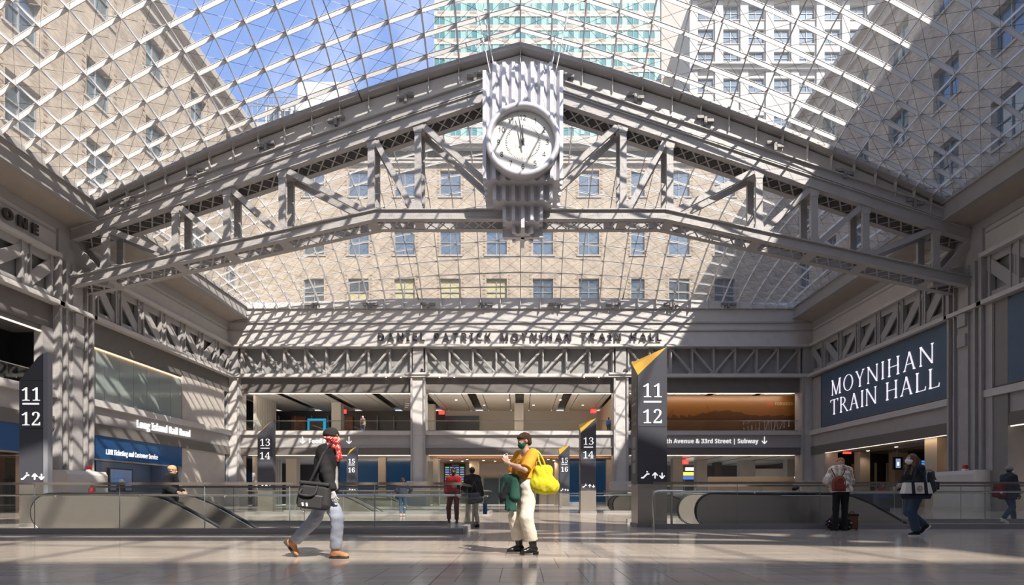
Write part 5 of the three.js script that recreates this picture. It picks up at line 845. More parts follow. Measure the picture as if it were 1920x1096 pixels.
// ---------------------------------------------------------------- people: joints, smooth fields around them, meshed by surface nets
function surfaceNets(f, lo, hi, cell, color) {
  const n = [0, 1, 2].map((k) => Math.ceil((hi[k] - lo[k]) / cell) + 1), [nx, ny, nz] = n, val = new Float32Array(nx * ny * nz), at = (i, j, k) => i + nx * (j + ny * k);
  for (let k = 0; k < nz; k++) for (let j = 0; j < ny; j++) for (let i = 0; i < nx; i++) val[at(i, j, k)] = f(lo[0] + i * cell, lo[1] + j * cell, lo[2] + k * cell);
  const id = new Int32Array(nx * ny * nz).fill(-1), pos = [], idx = [];
  for (let k = 0; k < nz - 1; k++) for (let j = 0; j < ny - 1; j++) for (let i = 0; i < nx - 1; i++) {
    let m = 0, x = 0, y = 0, z = 0, c = 0; const v = [];
    for (let q = 0; q < 8; q++) { v[q] = val[at(i + (q & 1), j + (q >> 1 & 1), k + (q >> 2))]; if (v[q] < 0) m |= 1 << q; }
    if (m === 0 || m === 255) continue;
    for (let a = 0; a < 8; a++) for (const b of [a ^ 1, a ^ 2, a ^ 4]) if (b > a && (v[a] < 0) !== (v[b] < 0)) { const t = v[a] / (v[a] - v[b]); x += (a & 1) + t * ((b & 1) - (a & 1)); y += (a >> 1 & 1) + t * ((b >> 1 & 1) - (a >> 1 & 1)); z += (a >> 2) + t * ((b >> 2) - (a >> 2)); c++; }
    id[at(i, j, k)] = pos.length / 3; pos.push(lo[0] + (i + x / c) * cell, lo[1] + (j + y / c) * cell, lo[2] + (k + z / c) * cell);
  }
  const face = (a, b, c, d, flip) => { if (a < 0 || b < 0 || c < 0 || d < 0) return; flip ? idx.push(a, c, b, a, d, c) : idx.push(a, b, c, a, c, d); };
  for (let k = 1; k < nz - 1; k++) for (let j = 1; j < ny - 1; j++) for (let i = 1; i < nx - 1; i++) {
    const s = val[at(i, j, k)] < 0;
    if (s !== val[at(i + 1, j, k)] < 0) face(id[at(i, j - 1, k - 1)], id[at(i, j, k - 1)], id[at(i, j, k)], id[at(i, j - 1, k)], !s);
    if (s !== val[at(i, j + 1, k)] < 0) face(id[at(i - 1, j, k - 1)], id[at(i - 1, j, k)], id[at(i, j, k)], id[at(i, j, k - 1)], !s);
    if (s !== val[at(i, j, k + 1)] < 0) face(id[at(i - 1, j - 1, k)], id[at(i, j - 1, k)], id[at(i, j, k)], id[at(i - 1, j, k)], !s);
  }
  const g = new THREE.BufferGeometry(); g.setAttribute('position', new THREE.Float32BufferAttribute(pos, 3)); g.setIndex(idx); g.computeVertexNormals();
  if (color) { const c = []; for (let i = 0; i < pos.length; i += 3) c.push(...color(pos[i], pos[i + 1], pos[i + 2])); g.setAttribute('color', new THREE.Float32BufferAttribute(c, 3)); }
  return g;
}
const cap = (a, b, ra, rb = ra, flat = 0) => ({ a, b, ra, rb, flat, d: b.clone().sub(a), l2: Math.max(1e-9, b.distanceToSquared(a)), L: Math.max(1e-5, b.distanceTo(a)) });
const ell = (c, rx, ry, rz, cut) => ({ c, rx, ry, rz, cut });
function dist(q, x, y, z) {
  if (q.c) { const u = (x - q.c.x) / q.rx, v = (y - q.c.y) / q.ry, w = (z - q.c.z) / q.rz, k = Math.sqrt(u * u + v * v + w * w); return (k - 1) * Math.min(q.rx, q.ry, q.rz); }
  if (q.ring) { const dx = x - q.o.x, dy = y - q.o.y, dz = z - q.o.z, h = dx * q.n.x + dy * q.n.y + dz * q.n.z, r = Math.sqrt(Math.max(0, dx * dx + dy * dy + dz * dz - h * h)) - q.ring; return Math.sqrt(r * r + h * h) - q.ra; }
  const px = x - q.a.x, py = y - q.a.y, pz = z - q.a.z, dot = px * q.d.x + py * q.d.y + pz * q.d.z, t = Math.max(0, Math.min(1, dot / q.l2)), ex = px - q.d.x * t, ey = py - q.d.y * t, ez = pz - q.d.z * t;
  let r = Math.sqrt(ex * ex + ey * ey + ez * ez) - (q.ra + (q.rb - q.ra) * t);
  if (q.flat) { const over = (dot - q.l2) / q.L; if (over > r) r = over; }
  return r;
}
function blob(prims, cell, opt = {}) {                            // smooth union of prims, less opt.minus, cut by opt.clip
  const k = opt.k ?? 0.03, lo = [9, 9, 9], hi = [-9, -9, -9], grow = (p, r) => [p.x, p.y, p.z].forEach((v, i) => { lo[i] = Math.min(lo[i], v - r); hi[i] = Math.max(hi[i], v + r); });
  for (const q of prims) { if (q.c) grow(q.c, Math.max(q.rx, q.ry, q.rz)); else if (q.ring) grow(q.o, q.ring + q.ra); else { grow(q.a, q.ra); grow(q.b, q.rb); } }
  const m = (opt.pad ?? 0.02) + cell * 2; for (let i = 0; i < 3; i++) { lo[i] -= m; hi[i] += m; }
  const f = (x, y, z) => {
    let d = 9; for (const q of prims) { const e = dist(q, x, y, z), h = Math.max(k - Math.abs(d - e), 0) / k; d = Math.min(d, e) - h * h * k * 0.25; }
    if (opt.minus) for (const q of opt.minus) { const e = -dist(q, x, y, z), h = Math.max(0.012 - Math.abs(d - e), 0) / 0.012; d = Math.max(d, e) + h * h * 0.003; }
    if (opt.bump && d < 0.06) d += opt.bump(x, y, z);
    if (opt.clip) d = Math.max(d, opt.clip(x, y, z));
    return d;
  };
  return surfaceNets(f, lo, hi, cell, opt.color);
}
const folds = (amp, f = 9) => (x, y, z) => amp * noise.noise(x * f, y * f * 1.6, z * f) + amp * 0.5 * noise.noise(x * f * 2.3 + 5, y * f * 2.9, z * f * 2.3);
function ik(a, t, l1, l2, pole) {
  const d = t.clone().sub(a), L = Math.min(d.length(), (l1 + l2) * 0.999); d.normalize(); const end = a.clone().addScaledVector(d, L), x = (l1 * l1 - l2 * l2 + L * L) / (2 * L), h = Math.sqrt(Math.max(0, l1 * l1 - x * x)), p = pole.clone().addScaledVector(d, -pole.dot(d)).normalize();
  return [a.clone().addScaledVector(d, x).addScaledVector(p, h), end];
}
const frame = (o, y, z) => { const Yv = y.clone().normalize(), Xv = Yv.clone().cross(z).normalize(), Zv = Xv.clone().cross(Yv); return new THREE.Matrix4().makeBasis(Xv, Yv, Zv).setPosition(o); };
const cloth = (r, g, b, more) => std(r, g, b, 0.9, more);
const SKIN = { light: std(0.56, 0.34, 0.25, 0.55), mid: std(0.40, 0.23, 0.15, 0.55), dark: std(0.10, 0.055, 0.04, 0.5) };
M.eyeWhite = std(0.75, 0.74, 0.72, 0.2); M.leather = std(0.012, 0.012, 0.013, 0.28); M.sole = std(0.03, 0.028, 0.026, 0.7); M.whiteSole = std(0.70, 0.68, 0.64, 0.6);
function headGeo(cell) {
  const P = [ell(V(0, 0.022, -0.012), 0.073, 0.087, 0.093), ell(V(0, -0.035, 0.028), 0.057, 0.078, 0.060), cap(V(-0.03, -0.075, 0.03), V(0, -0.095, 0.062), 0.026, 0.022), cap(V(0.03, -0.075, 0.03), V(0, -0.095, 0.062), 0.026, 0.022), cap(V(-0.034, 0.026, 0.074), V(0.034, 0.026, 0.074), 0.013), cap(V(0, 0.012, 0.084), V(0, -0.028, 0.104), 0.008, 0.012), cap(V(-0.012, -0.032, 0.092), V(0.012, -0.032, 0.092), 0.009), ell(V(0, -0.058, 0.088), 0.021, 0.006, 0.009), ell(V(0, -0.069, 0.086), 0.019, 0.007, 0.010)];
  for (const s of [-1, 1]) P.push(ell(V(s * 0.074, -0.008, -0.006), 0.010, 0.031, 0.020), ell(V(s * 0.036, -0.022, 0.062), 0.024, 0.020, 0.022));
  return blob(P, cell, { k: 0.014, pad: 0.01, minus: [ell(V(-0.031, 0.006, 0.094), 0.016, 0.010, 0.014), ell(V(0.031, 0.006, 0.094), 0.016, 0.010, 0.014)] });
}
function handGeo(curl, cell, side, thumbIn = 0.3) {               // wrist at the origin, fingers along +y, palm faces +z, thumb on side * x
  const P = [], kn = [[0.030, 0.084], [0.010, 0.090], [-0.010, 0.086], [-0.028, 0.076]], len = [[0.040, 0.024, 0.020], [0.045, 0.028, 0.021], [0.041, 0.026, 0.020], [0.032, 0.019, 0.017]];
  kn.forEach(([x, y], i) => { P.push(cap(V(side * x * 0.6, 0.008, 0), V(side * x, y, 0), 0.0155, 0.0125)); let p = V(side * x, y, 0), a = 0; len[i].forEach((l, j) => { a += curl * [0.75, 1.05, 0.7][j] * (1 + i * 0.06); const q = p.clone().add(V(side * x * 0.10, Math.cos(a) * l, Math.sin(a) * l)); P.push(cap(p, q, 0.0098 - j * 0.0011, 0.009 - j * 0.0011)); p = q; }); });
  let p = V(side * 0.022, 0.022, 0.006); for (const [l, w] of [[0.040, 0.0145], [0.032, 0.011], [0.026, 0.0095]]) { const a = 0.75 - thumbIn * 0.6, q = p.clone().add(V(side * Math.sin(a) * l, Math.cos(a) * l, l * thumbIn)); P.push(cap(p, q, w, w * 0.85)); p = q; thumbIn += 0.25; }
  P.push(cap(V(0, -0.03, 0), V(0, 0.02, 0), 0.024, 0.024));
  return blob(P, cell, { k: 0.007, pad: 0.006 });
}
const shoeCache = {};
function shoeParts(kind, cell) {
  return shoeCache[kind + cell] ??= (() => {
    const heel = kind === 'heeled' ? 0.03 : 0, up = kind === 'sneaker' ? 0.05 : kind === 'low' ? -0.015 : kind === 'heeled' ? 0.15 : 0.12;
    const P = [cap(V(0, -0.045, -0.04), V(0, -0.045, 0.02), 0.036, 0.036), cap(V(0, -0.03, 0.02), V(0, -0.062 - heel * 0.3, 0.13), 0.038, 0.031), ell(V(0, -0.062 - heel * 0.3, 0.125), 0.040, 0.026, 0.055), cap(V(0, -0.05, -0.010), V(0, up, -0.006), 0.044, 0.050, 1)];
    const g = blob(P, cell, { k: 0.02, clip: (x, y) => -0.082 - y, bump: folds(0.0025, 22) });
    const s = new THREE.Shape(); s.moveTo(-0.030, -0.075); s.bezierCurveTo(-0.045, 0.0, -0.046, 0.09, -0.040, 0.14); s.bezierCurveTo(-0.03, 0.19, 0.03, 0.19, 0.040, 0.14); s.bezierCurveTo(0.046, 0.09, 0.045, 0.0, 0.030, -0.075); s.closePath();
    const sole = new THREE.ExtrudeGeometry(s, { depth: kind === 'sneaker' ? 0.022 : 0.014, bevelEnabled: true, bevelSize: 0.003, bevelThickness: 0.003, bevelSegments: 1, curveSegments: 8 }); sole.rotateX(-Math.PI / 2); sole.scale(1, 1, -1); sole.index || 0; sole.translate(0, -0.095, 0);
    const hg = new THREE.BoxGeometry(0.066, kind === 'heeled' ? 0.045 : 0.02, 0.06); hg.translate(0, -0.095 - (kind === 'heeled' ? 0.012 : 0), -0.045);
    return [g, mergeGeometries([sole, hg].map((q) => { q = q.index ? q.toNonIndexed() : q; q.deleteAttribute('uv'); q.computeVertexNormals(); return q; }))];
  })();
}
function person(o) {
  const s = (o.h ?? 1.7) / 1.7, lod = o.lod ?? 1, g = base('person', o.label, 'person', o.pos, o.group); g.rotation.y = o.yaw ?? 0;
  const fwd = V(0, 0, 1), up = V(0, 1, 0), L = o.lean ?? 0.04, sway = o.sway ?? 0;
  const P = V(0, (o.hip ?? 0.93) * s, o.hipZ ?? 0), u = V(sway, Math.cos(L), Math.sin(L)).normalize(), tw = o.twist ?? 0, rt = V(Math.cos(tw), -sway * 0.6, -Math.sin(tw)).normalize(), tf = u.clone().cross(rt).negate();
  const S = (k) => P.clone().addScaledVector(u, k * s), waist = S(0.13), chest = S(0.34), nb = S(0.535), sh = [1, -1].map((q) => S(0.452).addScaledVector(rt, q * 0.158 * s * (o.broad ?? 1)));
  const hy = o.headYaw ?? 0, hp = o.headPitch ?? 0, hr = o.headRoll ?? 0, hc = nb.clone().addScaledVector(up, 0.125 * s).add(V(0, 0, (0.018 + L * 0.05) * s)).add(V(...(o.headShift ?? [0, 0, 0])));
  const HM = new THREE.Matrix4().makeRotationFromEuler(new THREE.Euler(hp, hy, hr, 'YXZ')).scale(V(s, s, s)).setPosition(hc);
  const hipJ = [1, -1].map((q) => P.clone().add(V(q * 0.088 * s, -0.02 * s, 0)));
  const legs = [0, 1].map((i) => { const q = i ? -1 : 1, ft = (i ? o.footR : o.footL) ?? { p: [q * 0.1, 0.09, 0] }, t = V(...ft.p).multiplyScalar(1), [k, a] = ik(hipJ[i], t, 0.435 * s, 0.425 * s, ft.pole ? V(...ft.pole) : V(q * 0.12, 0, 1)); return { k, a, yaw: ft.yaw ?? q * 0.15, pitch: ft.pitch ?? 0 }; });
  const arms = [0, 1].map((i) => { const q = i ? -1 : 1, hd = (i ? o.handR : o.handL) ?? { p: [q * 0.24, 0.86, 0.05] }, t = V(...hd.p), [e, w] = ik(sh[i], t, 0.285 * s, 0.255 * s, hd.pole ? V(...hd.pole) : V(q * 0.5, 0, -1)); return { e, w, hd, dir: hd.dir ? V(...hd.dir).normalize() : w.clone().sub(e).normalize(), palm: hd.palm ? V(...hd.palm) : V(-q, 0, 0.2) }; });
  const C = (a, b, ra, rb, fl) => cap(a, b, ra * s, (rb ?? ra) * s, fl), off = (p, q, v = rt) => p.clone().addScaledVector(v, q * s), cell = 0.016 * lod;
  // ---- body: one mesh
  const B = []; for (const q of [-1, 1]) B.push(C(off(P, q * 0.06), off(waist, q * 0.05), 0.105, 0.095), C(off(waist, q * 0.05), off(chest, q * 0.065), 0.095, 0.105), C(off(chest, q * 0.06), off(S(0.45), q * 0.07), 0.10, 0.075));
  B.push(C(S(0.49), sh[0], 0.045, 0.054), C(S(0.49), sh[1], 0.045, 0.054), C(S(0.47), hc.clone().addScaledVector(up, -0.03 * s), 0.058, 0.054));
  legs.forEach((l, i) => { const m = l.k.clone().lerp(l.a, 0.3); B.push(C(hipJ[i], l.k, 0.088, 0.056), C(l.k, m, 0.054, 0.055), C(m, l.a, 0.055, 0.037), C(l.a.clone().add(V(0, -0.03, 0).applyEuler(new THREE.Euler(l.pitch, l.yaw, 0, 'YXZ'))), l.a.clone().add(V(0, -0.055, 0.09).applyEuler(new THREE.Euler(l.pitch, l.yaw, 0, 'YXZ'))), 0.026, 0.02)); });
  arms.forEach((a, i) => B.push(C(sh[i], a.e, 0.052, 0.040), C(a.e, a.e.clone().lerp(a.w, 0.35), 0.041, 0.041), C(a.e.clone().lerp(a.w, 0.35), a.w, 0.041, 0.027)));
  const parts = [blob(B, cell, { k: 0.03 * s })], hg = headGeo(0.0052 * Math.max(1, lod)); hg.applyMatrix4(HM); parts.push(hg);
  arms.forEach((a, i) => { const q = handGeo(a.hd.curl ?? 0.45, 0.0042 * Math.max(1, lod), i ? -1 : 1, a.hd.thumb ?? 0.3); q.applyMatrix4(frame(a.w, a.dir, a.palm).scale(V(s * (a.hd.mirror ? -1 : 1), s, s))); if (a.hd.glove) mesh('glove', q, a.hd.glove, g); else parts.push(q); });
  const body = mesh('body', mergeGeometries(parts), o.skin ?? SKIN.light, g);
  if (lod <= 1 && !o.noEyes) for (const q of [-1, 1]) { const e = new THREE.SphereGeometry(0.0115, 14, 10); e.translate(q * 0.031, 0.005, 0.078); e.applyMatrix4(HM); mesh('eye', e, M.eyeWhite, g); const ir = new THREE.SphereGeometry(0.006, 10, 8); ir.translate(q * 0.031, 0.002, 0.0855); ir.applyMatrix4(HM); mesh('iris', ir, M.black, g); }
  // ---- clothes
  const bt = o.bottom, tp = o.top;
  if (bt) { const Q = [C(off(P, -0.062), off(P, 0.062), bt.hip ?? 0.125), C(P, off(P, (bt.rise ?? 0.1), u), 0.12, bt.waist ?? 0.11)]; for (const q of [-1, 1]) Q.push(C(off(P, q * 0.055), off(off(P, q * 0.05), bt.rise ?? 0.1, u), 0.11, 0.095)); legs.forEach((l, i) => { const h = l.k.clone().lerp(l.a, bt.len ?? 0.93); Q.push(C(hipJ[i], l.k, bt.thigh ?? 0.102, bt.knee ?? 0.075), C(l.k, h, bt.knee ?? 0.075, bt.hem ?? 0.065, 1)); }); mesh(bt.name ?? 'trousers', blob(Q, cell, { k: 0.03, bump: folds(bt.fold ?? 0.007, 8), clip: bt.clip }), bt.mat, g); }
  if (tp) {
    const t = tp.t ?? 0.022, hem = S(tp.hem ?? -0.05), Q = [];
    for (const q of [-1, 1]) Q.push(C(off(hem, q * (0.065 + (tp.flare ?? 0))), off(waist, q * 0.055), 0.105 + t + (tp.flare ?? 0), 0.098 + t), C(off(waist, q * 0.055), off(chest, q * 0.068), 0.098 + t, 0.107 + t), C(off(chest, q * 0.06), off(S(0.43), q * 0.065), 0.10 + t, 0.070 + t));
    for (const q of sh) Q.push(C(S(0.488), q, 0.046 + t, 0.050 + t)); if (tp.collar) Q.push({ ring: 0.062 * s, o: S(0.53), n: u, ra: (tp.collar) * s }, { ring: 0.07 * s, o: S(0.50), n: u, ra: tp.collar * s }); if (tp.hood) Q.push(ell(S(0.50).addScaledVector(tf, -0.09 * s), 0.13 * s, 0.075 * s, 0.07 * s));
    arms.forEach((a, i) => { const k = tp.sleeve ?? 0.96, w = tp.arm ?? t; if (k <= 0.5) Q.push(C(sh[i], sh[i].clone().lerp(a.e, k * 2), 0.056 + w, 0.052 + w, 1)); else Q.push(C(sh[i], a.e, 0.050 + w, 0.044 + w), C(a.e, a.e.clone().lerp(a.w, k), 0.044 + w, 0.034 + w, 1)); });
    const hn = u.clone(), hd = hn.dot(hem), neck = tp.neck ? [ell(S(0.53).addScaledVector(tf, tp.neckOut ?? 0.03), 0.085 * s, tp.neck * s, 0.085 * s)] : null;
    mesh(tp.name ?? 'jacket', blob(Q, tp.cell ?? cell, { k: 0.028, minus: neck, bump: tp.bump ?? folds(tp.fold ?? 0.008, 8), color: tp.color, clip: (x, y, z) => hd - (x * hn.x + y * hn.y + z * hn.z) }), tp.mat, g);
  }
  const sm = o.shoes ?? { kind: 'low', mat: M.leather, sole: M.sole };
  legs.forEach((l) => { const m = new THREE.Matrix4().makeRotationFromEuler(new THREE.Euler(l.pitch, l.yaw, 0, 'YXZ')).scale(V(s, s, s)).setPosition(l.a), [a, b] = shoeParts(sm.kind, lod > 1 ? 0.010 : 0.006); const q = mesh('shoe', a.clone().applyMatrix4(m), sm.mat, g); mesh('sole', b.clone().applyMatrix4(m), sm.sole ?? M.sole, q); if (sm.shaft) mesh('shaft', blob([C(l.a, l.a.clone().lerp(l.k, sm.shaft), 0.047, 0.053, 1)], 0.009 * lod, { bump: folds(0.003, 20) }), sm.mat, q); });
  // ---- head wear, in the head's own frame
  const onHead = (name, prims, mat, opt = {}, c = 0.0055) => { const q = blob(prims, c * Math.max(1, lod), { k: 0.015, ...opt }); q.applyMatrix4(HM); return mesh(name, q, mat, g); };
  const strands = (a) => (x, y, z) => a * noise.noise(x * 60, y * 14, z * 60);
  const hr2 = o.hair;
  if (hr2) {
    const P2 = [ell(V(0, 0.026, -0.016), 0.083, 0.096, 0.101)];
    if (hr2.kind === 'long') for (const q of [-1, 1]) P2.push(cap(V(q * 0.055, 0.02, -0.03), V(q * 0.075, -0.17, 0.01), 0.045, 0.04), cap(V(q * 0.075, -0.15, 0.0), V(q * 0.085, -0.32, 0.075), 0.042, 0.022), cap(V(q * 0.03, 0, -0.07), V(q * 0.04, -0.24, -0.075), 0.055, 0.04));
    if (hr2.kind === 'short') P2.push(ell(V(0, -0.03, -0.06), 0.062, 0.06, 0.045), ell(V(0.012, 0.064, 0.050), 0.064, 0.040, 0.044));
    if (hr2.kind === 'bun') P2.push(ell(V(0, 0.03, -0.12), 0.04, 0.04, 0.04));
    onHead('hair', P2, hr2.mat, { bump: strands(0.006), clip: hr2.kind === 'long' ? (x, y, z) => Math.max(Math.min(z - 0.030 - Math.max(0, y - 0.03) * 0.9, y - 0.055 + 9 * (y > 0.075 ? -1 : 0), 0.052 - Math.abs(x)), -9) : (x, y, z) => Math.min(z - 0.012 - Math.max(0, y - 0.02) * 2.3, 0.040 - y + Math.abs(x) * 0.25) });
  }
  if (o.hat) onHead('hat', [ell(V(0, 0.036, -0.014), 0.087, 0.094, 0.105), ...(o.hat.cuff ? [{ ring: 0.084, o: V(0, 0.030, -0.006), n: V(0, 1, 0.18).normalize(), ra: 0.012 }] : []), ...(o.hat.pom ? [ell(V(0, 0.14, -0.02), 0.035, 0.035, 0.035)] : [])], o.hat.mat, { bump: folds(0.004, 26), color: o.hat.color, clip: (x, y, z) => 0.012 + z * (o.hat.tilt ?? 0.22) - y });
  if (o.mask) onHead('face_mask', [ell(V(0, -0.045, 0.045), 0.066, 0.066, 0.068), ...(o.mask.beak ? [ell(V(0, -0.04, 0.105), 0.036, 0.044, 0.03)] : [])], o.mask.mat, { bump: folds(0.002, 30), clip: (x, y, z) => Math.max(y + 0.008 - (0.05 - Math.abs(x)) * 0.3, 0.012 - z) });
  return { g, s, S, P, u, rt, tf, sh, arms, legs, HM, nb, hc, chest, waist, hipJ, blob, onHead, up };
}
// the man striding past in black: he faces +x
{
  const d = 6.92, x = XP(611, d), jean = cloth(0.30, 0.33, 0.40), coat = cloth(0.010, 0.010, 0.011), red = cloth(0.55, 0.03, 0.025), tan = std(0.42, 0.20, 0.095, 0.7);
  const p = person({ label: 'man in a black coat, black beanie and red scarf striding past with a shoulder bag', pos: [x, 0, -d], yaw: Math.PI / 2, h: 1.76, lean: 0.05, hip: 0.935, skin: SKIN.mid, headShift: [0, -0.01, 0.035], headPitch: 0.05, noEyes: true,
    footR: { p: [-0.085, 0.105, 0.165], pitch: 0.0, yaw: -0.1 }, footL: { p: [0.085, 0.205, -0.47], pitch: 0.95, yaw: 0.05, pole: [0, -0.3, 1] },
    handR: { p: [-0.25, 0.81, 0.20], pole: [-0.2, 0, -1], palm: [1, 0, 0.1], curl: 0.55, glove: cloth(0.42, 0.42, 0.44) }, handL: { p: [0.23, 0.82, -0.02], palm: [-1, 0, 0], curl: 0.6, glove: cloth(0.42, 0.42, 0.44) },
    bottom: { mat: jean, thigh: 0.10, knee: 0.082, hem: 0.074, len: 0.97, fold: 0.012 }, top: { mat: coat, t: 0.030, hem: -0.08, flare: 0.012, collar: 0.032, fold: 0.010 }, shoes: { kind: 'boot', mat: tan, sole: M.sole },
    hat: { mat: cloth(0.012, 0.012, 0.012), cuff: 1, tilt: 0.10 } });
  const { onHead, g, S, tf, sh } = p;
  const redPat = std(1, 1, 1, 0.9, { vertexColors: true }), pat = (x, y, z) => { const n = noise.noise(x * 55, y * 55, z * 55); return n > 0.22 ? [0.62, 0.50, 0.46] : [0.62, 0.022, 0.018]; };
  onHead('scarf', [ell(V(0, -0.048, 0.022), 0.076, 0.060, 0.088), cap(V(-0.06, -0.01, -0.07), V(-0.07, -0.03, 0.03), 0.022, 0.026), cap(V(0.06, -0.01, -0.07), V(0.07, -0.03, 0.03), 0.022, 0.026), { ring: 0.07, o: V(0, -0.125, 0.02), n: V(0, 1, 0.25).normalize(), ra: 0.032 }, cap(V(-0.015, -0.13, 0.09), V(-0.02, -0.26, 0.115), 0.034, 0.040), cap(V(-0.02, -0.25, 0.115), V(-0.03, -0.30, 0.10), 0.036, 0.022)], redPat, { bump: folds(0.006, 24), color: pat, clip: (x, y, z) => Math.min(y + 0.0 + Math.max(0, 0.0), 9) });
  mesh('shirt', blob([cap(S(0.26).addScaledVector(tf, 0.105), S(0.0).addScaledVector(tf, 0.118), 0.04, 0.05)], 0.014, { k: 0.02, bump: folds(0.006) }), cloth(0.40, 0.40, 0.41), g);
}
{ // his bag
  const d = 6.92, g = base('shoulder_bag', 'bulky black shoulder bag slung at the hip of the striding man', 'bag', [XP(590, d - 0.3), 0.815, -d + 0.30]); g.rotation.set(0, 0.12, -0.10);
  const bk = std(0.02, 0.02, 0.021, 0.75), q = new RoundedBoxGeometry(0.40, 0.34, 0.20, 6, 0.07); const pa = q.attributes.position; for (let i = 0; i < pa.count; i++) { const x = pa.getX(i), y = pa.getY(i), z = pa.getZ(i); pa.setXYZ(i, x * (1 - y * 0.35) + 0.02 * noise.noise(x * 9, y * 9, z * 9), y + 0.02 * noise.noise(x * 8 + 3, y * 7, z * 8), z * (1 - y * 0.5) + 0.015 * noise.noise(x * 12, y * 12, z * 5 + 2)); } q.translate(0, 0.02, 0); q.computeVertexNormals(); mesh('body', q, bk, g);
  const fl = new RoundedBoxGeometry(0.37, 0.05, 0.20, 4, 0.02); fl.translate(0, 0.185, 0); mesh('lid', fl, bk, g); const pk = new RoundedBoxGeometry(0.30, 0.17, 0.05, 4, 0.02); pk.translate(-0.02, -0.05, 0.115); mesh('front_pocket', pk, std(0.026, 0.026, 0.027, 0.7), g);
  mesh('handle', tube([V(-0.14, 0.10, 0.11), V(-0.15, 0.04, 0.15), V(-0.04, 0.02, 0.16), V(0.03, 0.05, 0.15), V(0.05, 0.16, 0.11)], 0.016, 8, 24), bk, g); mesh('zipper', tube([V(-0.17, 0.03, 0.135), V(0.13, 0.03, 0.135)], 0.006, 6, 2), M.frameGrey, g);
  for (const x of [-0.10, -0.05]) { const l = new THREE.BoxGeometry(0.022, 0.045, 0.008); l.rotateZ(0.3); l.translate(x, -0.09, 0.142); mesh('pull_tab', l, M.white, g); }
  mesh('strap', tube([V(-0.10, 0.18, -0.05), V(-0.02, 0.38, -0.02), V(0.05, 0.62, -0.06), V(0.10, 0.74, -0.22), V(0.18, 0.60, -0.42)], 0.018, 8, 30), bk, g);
}
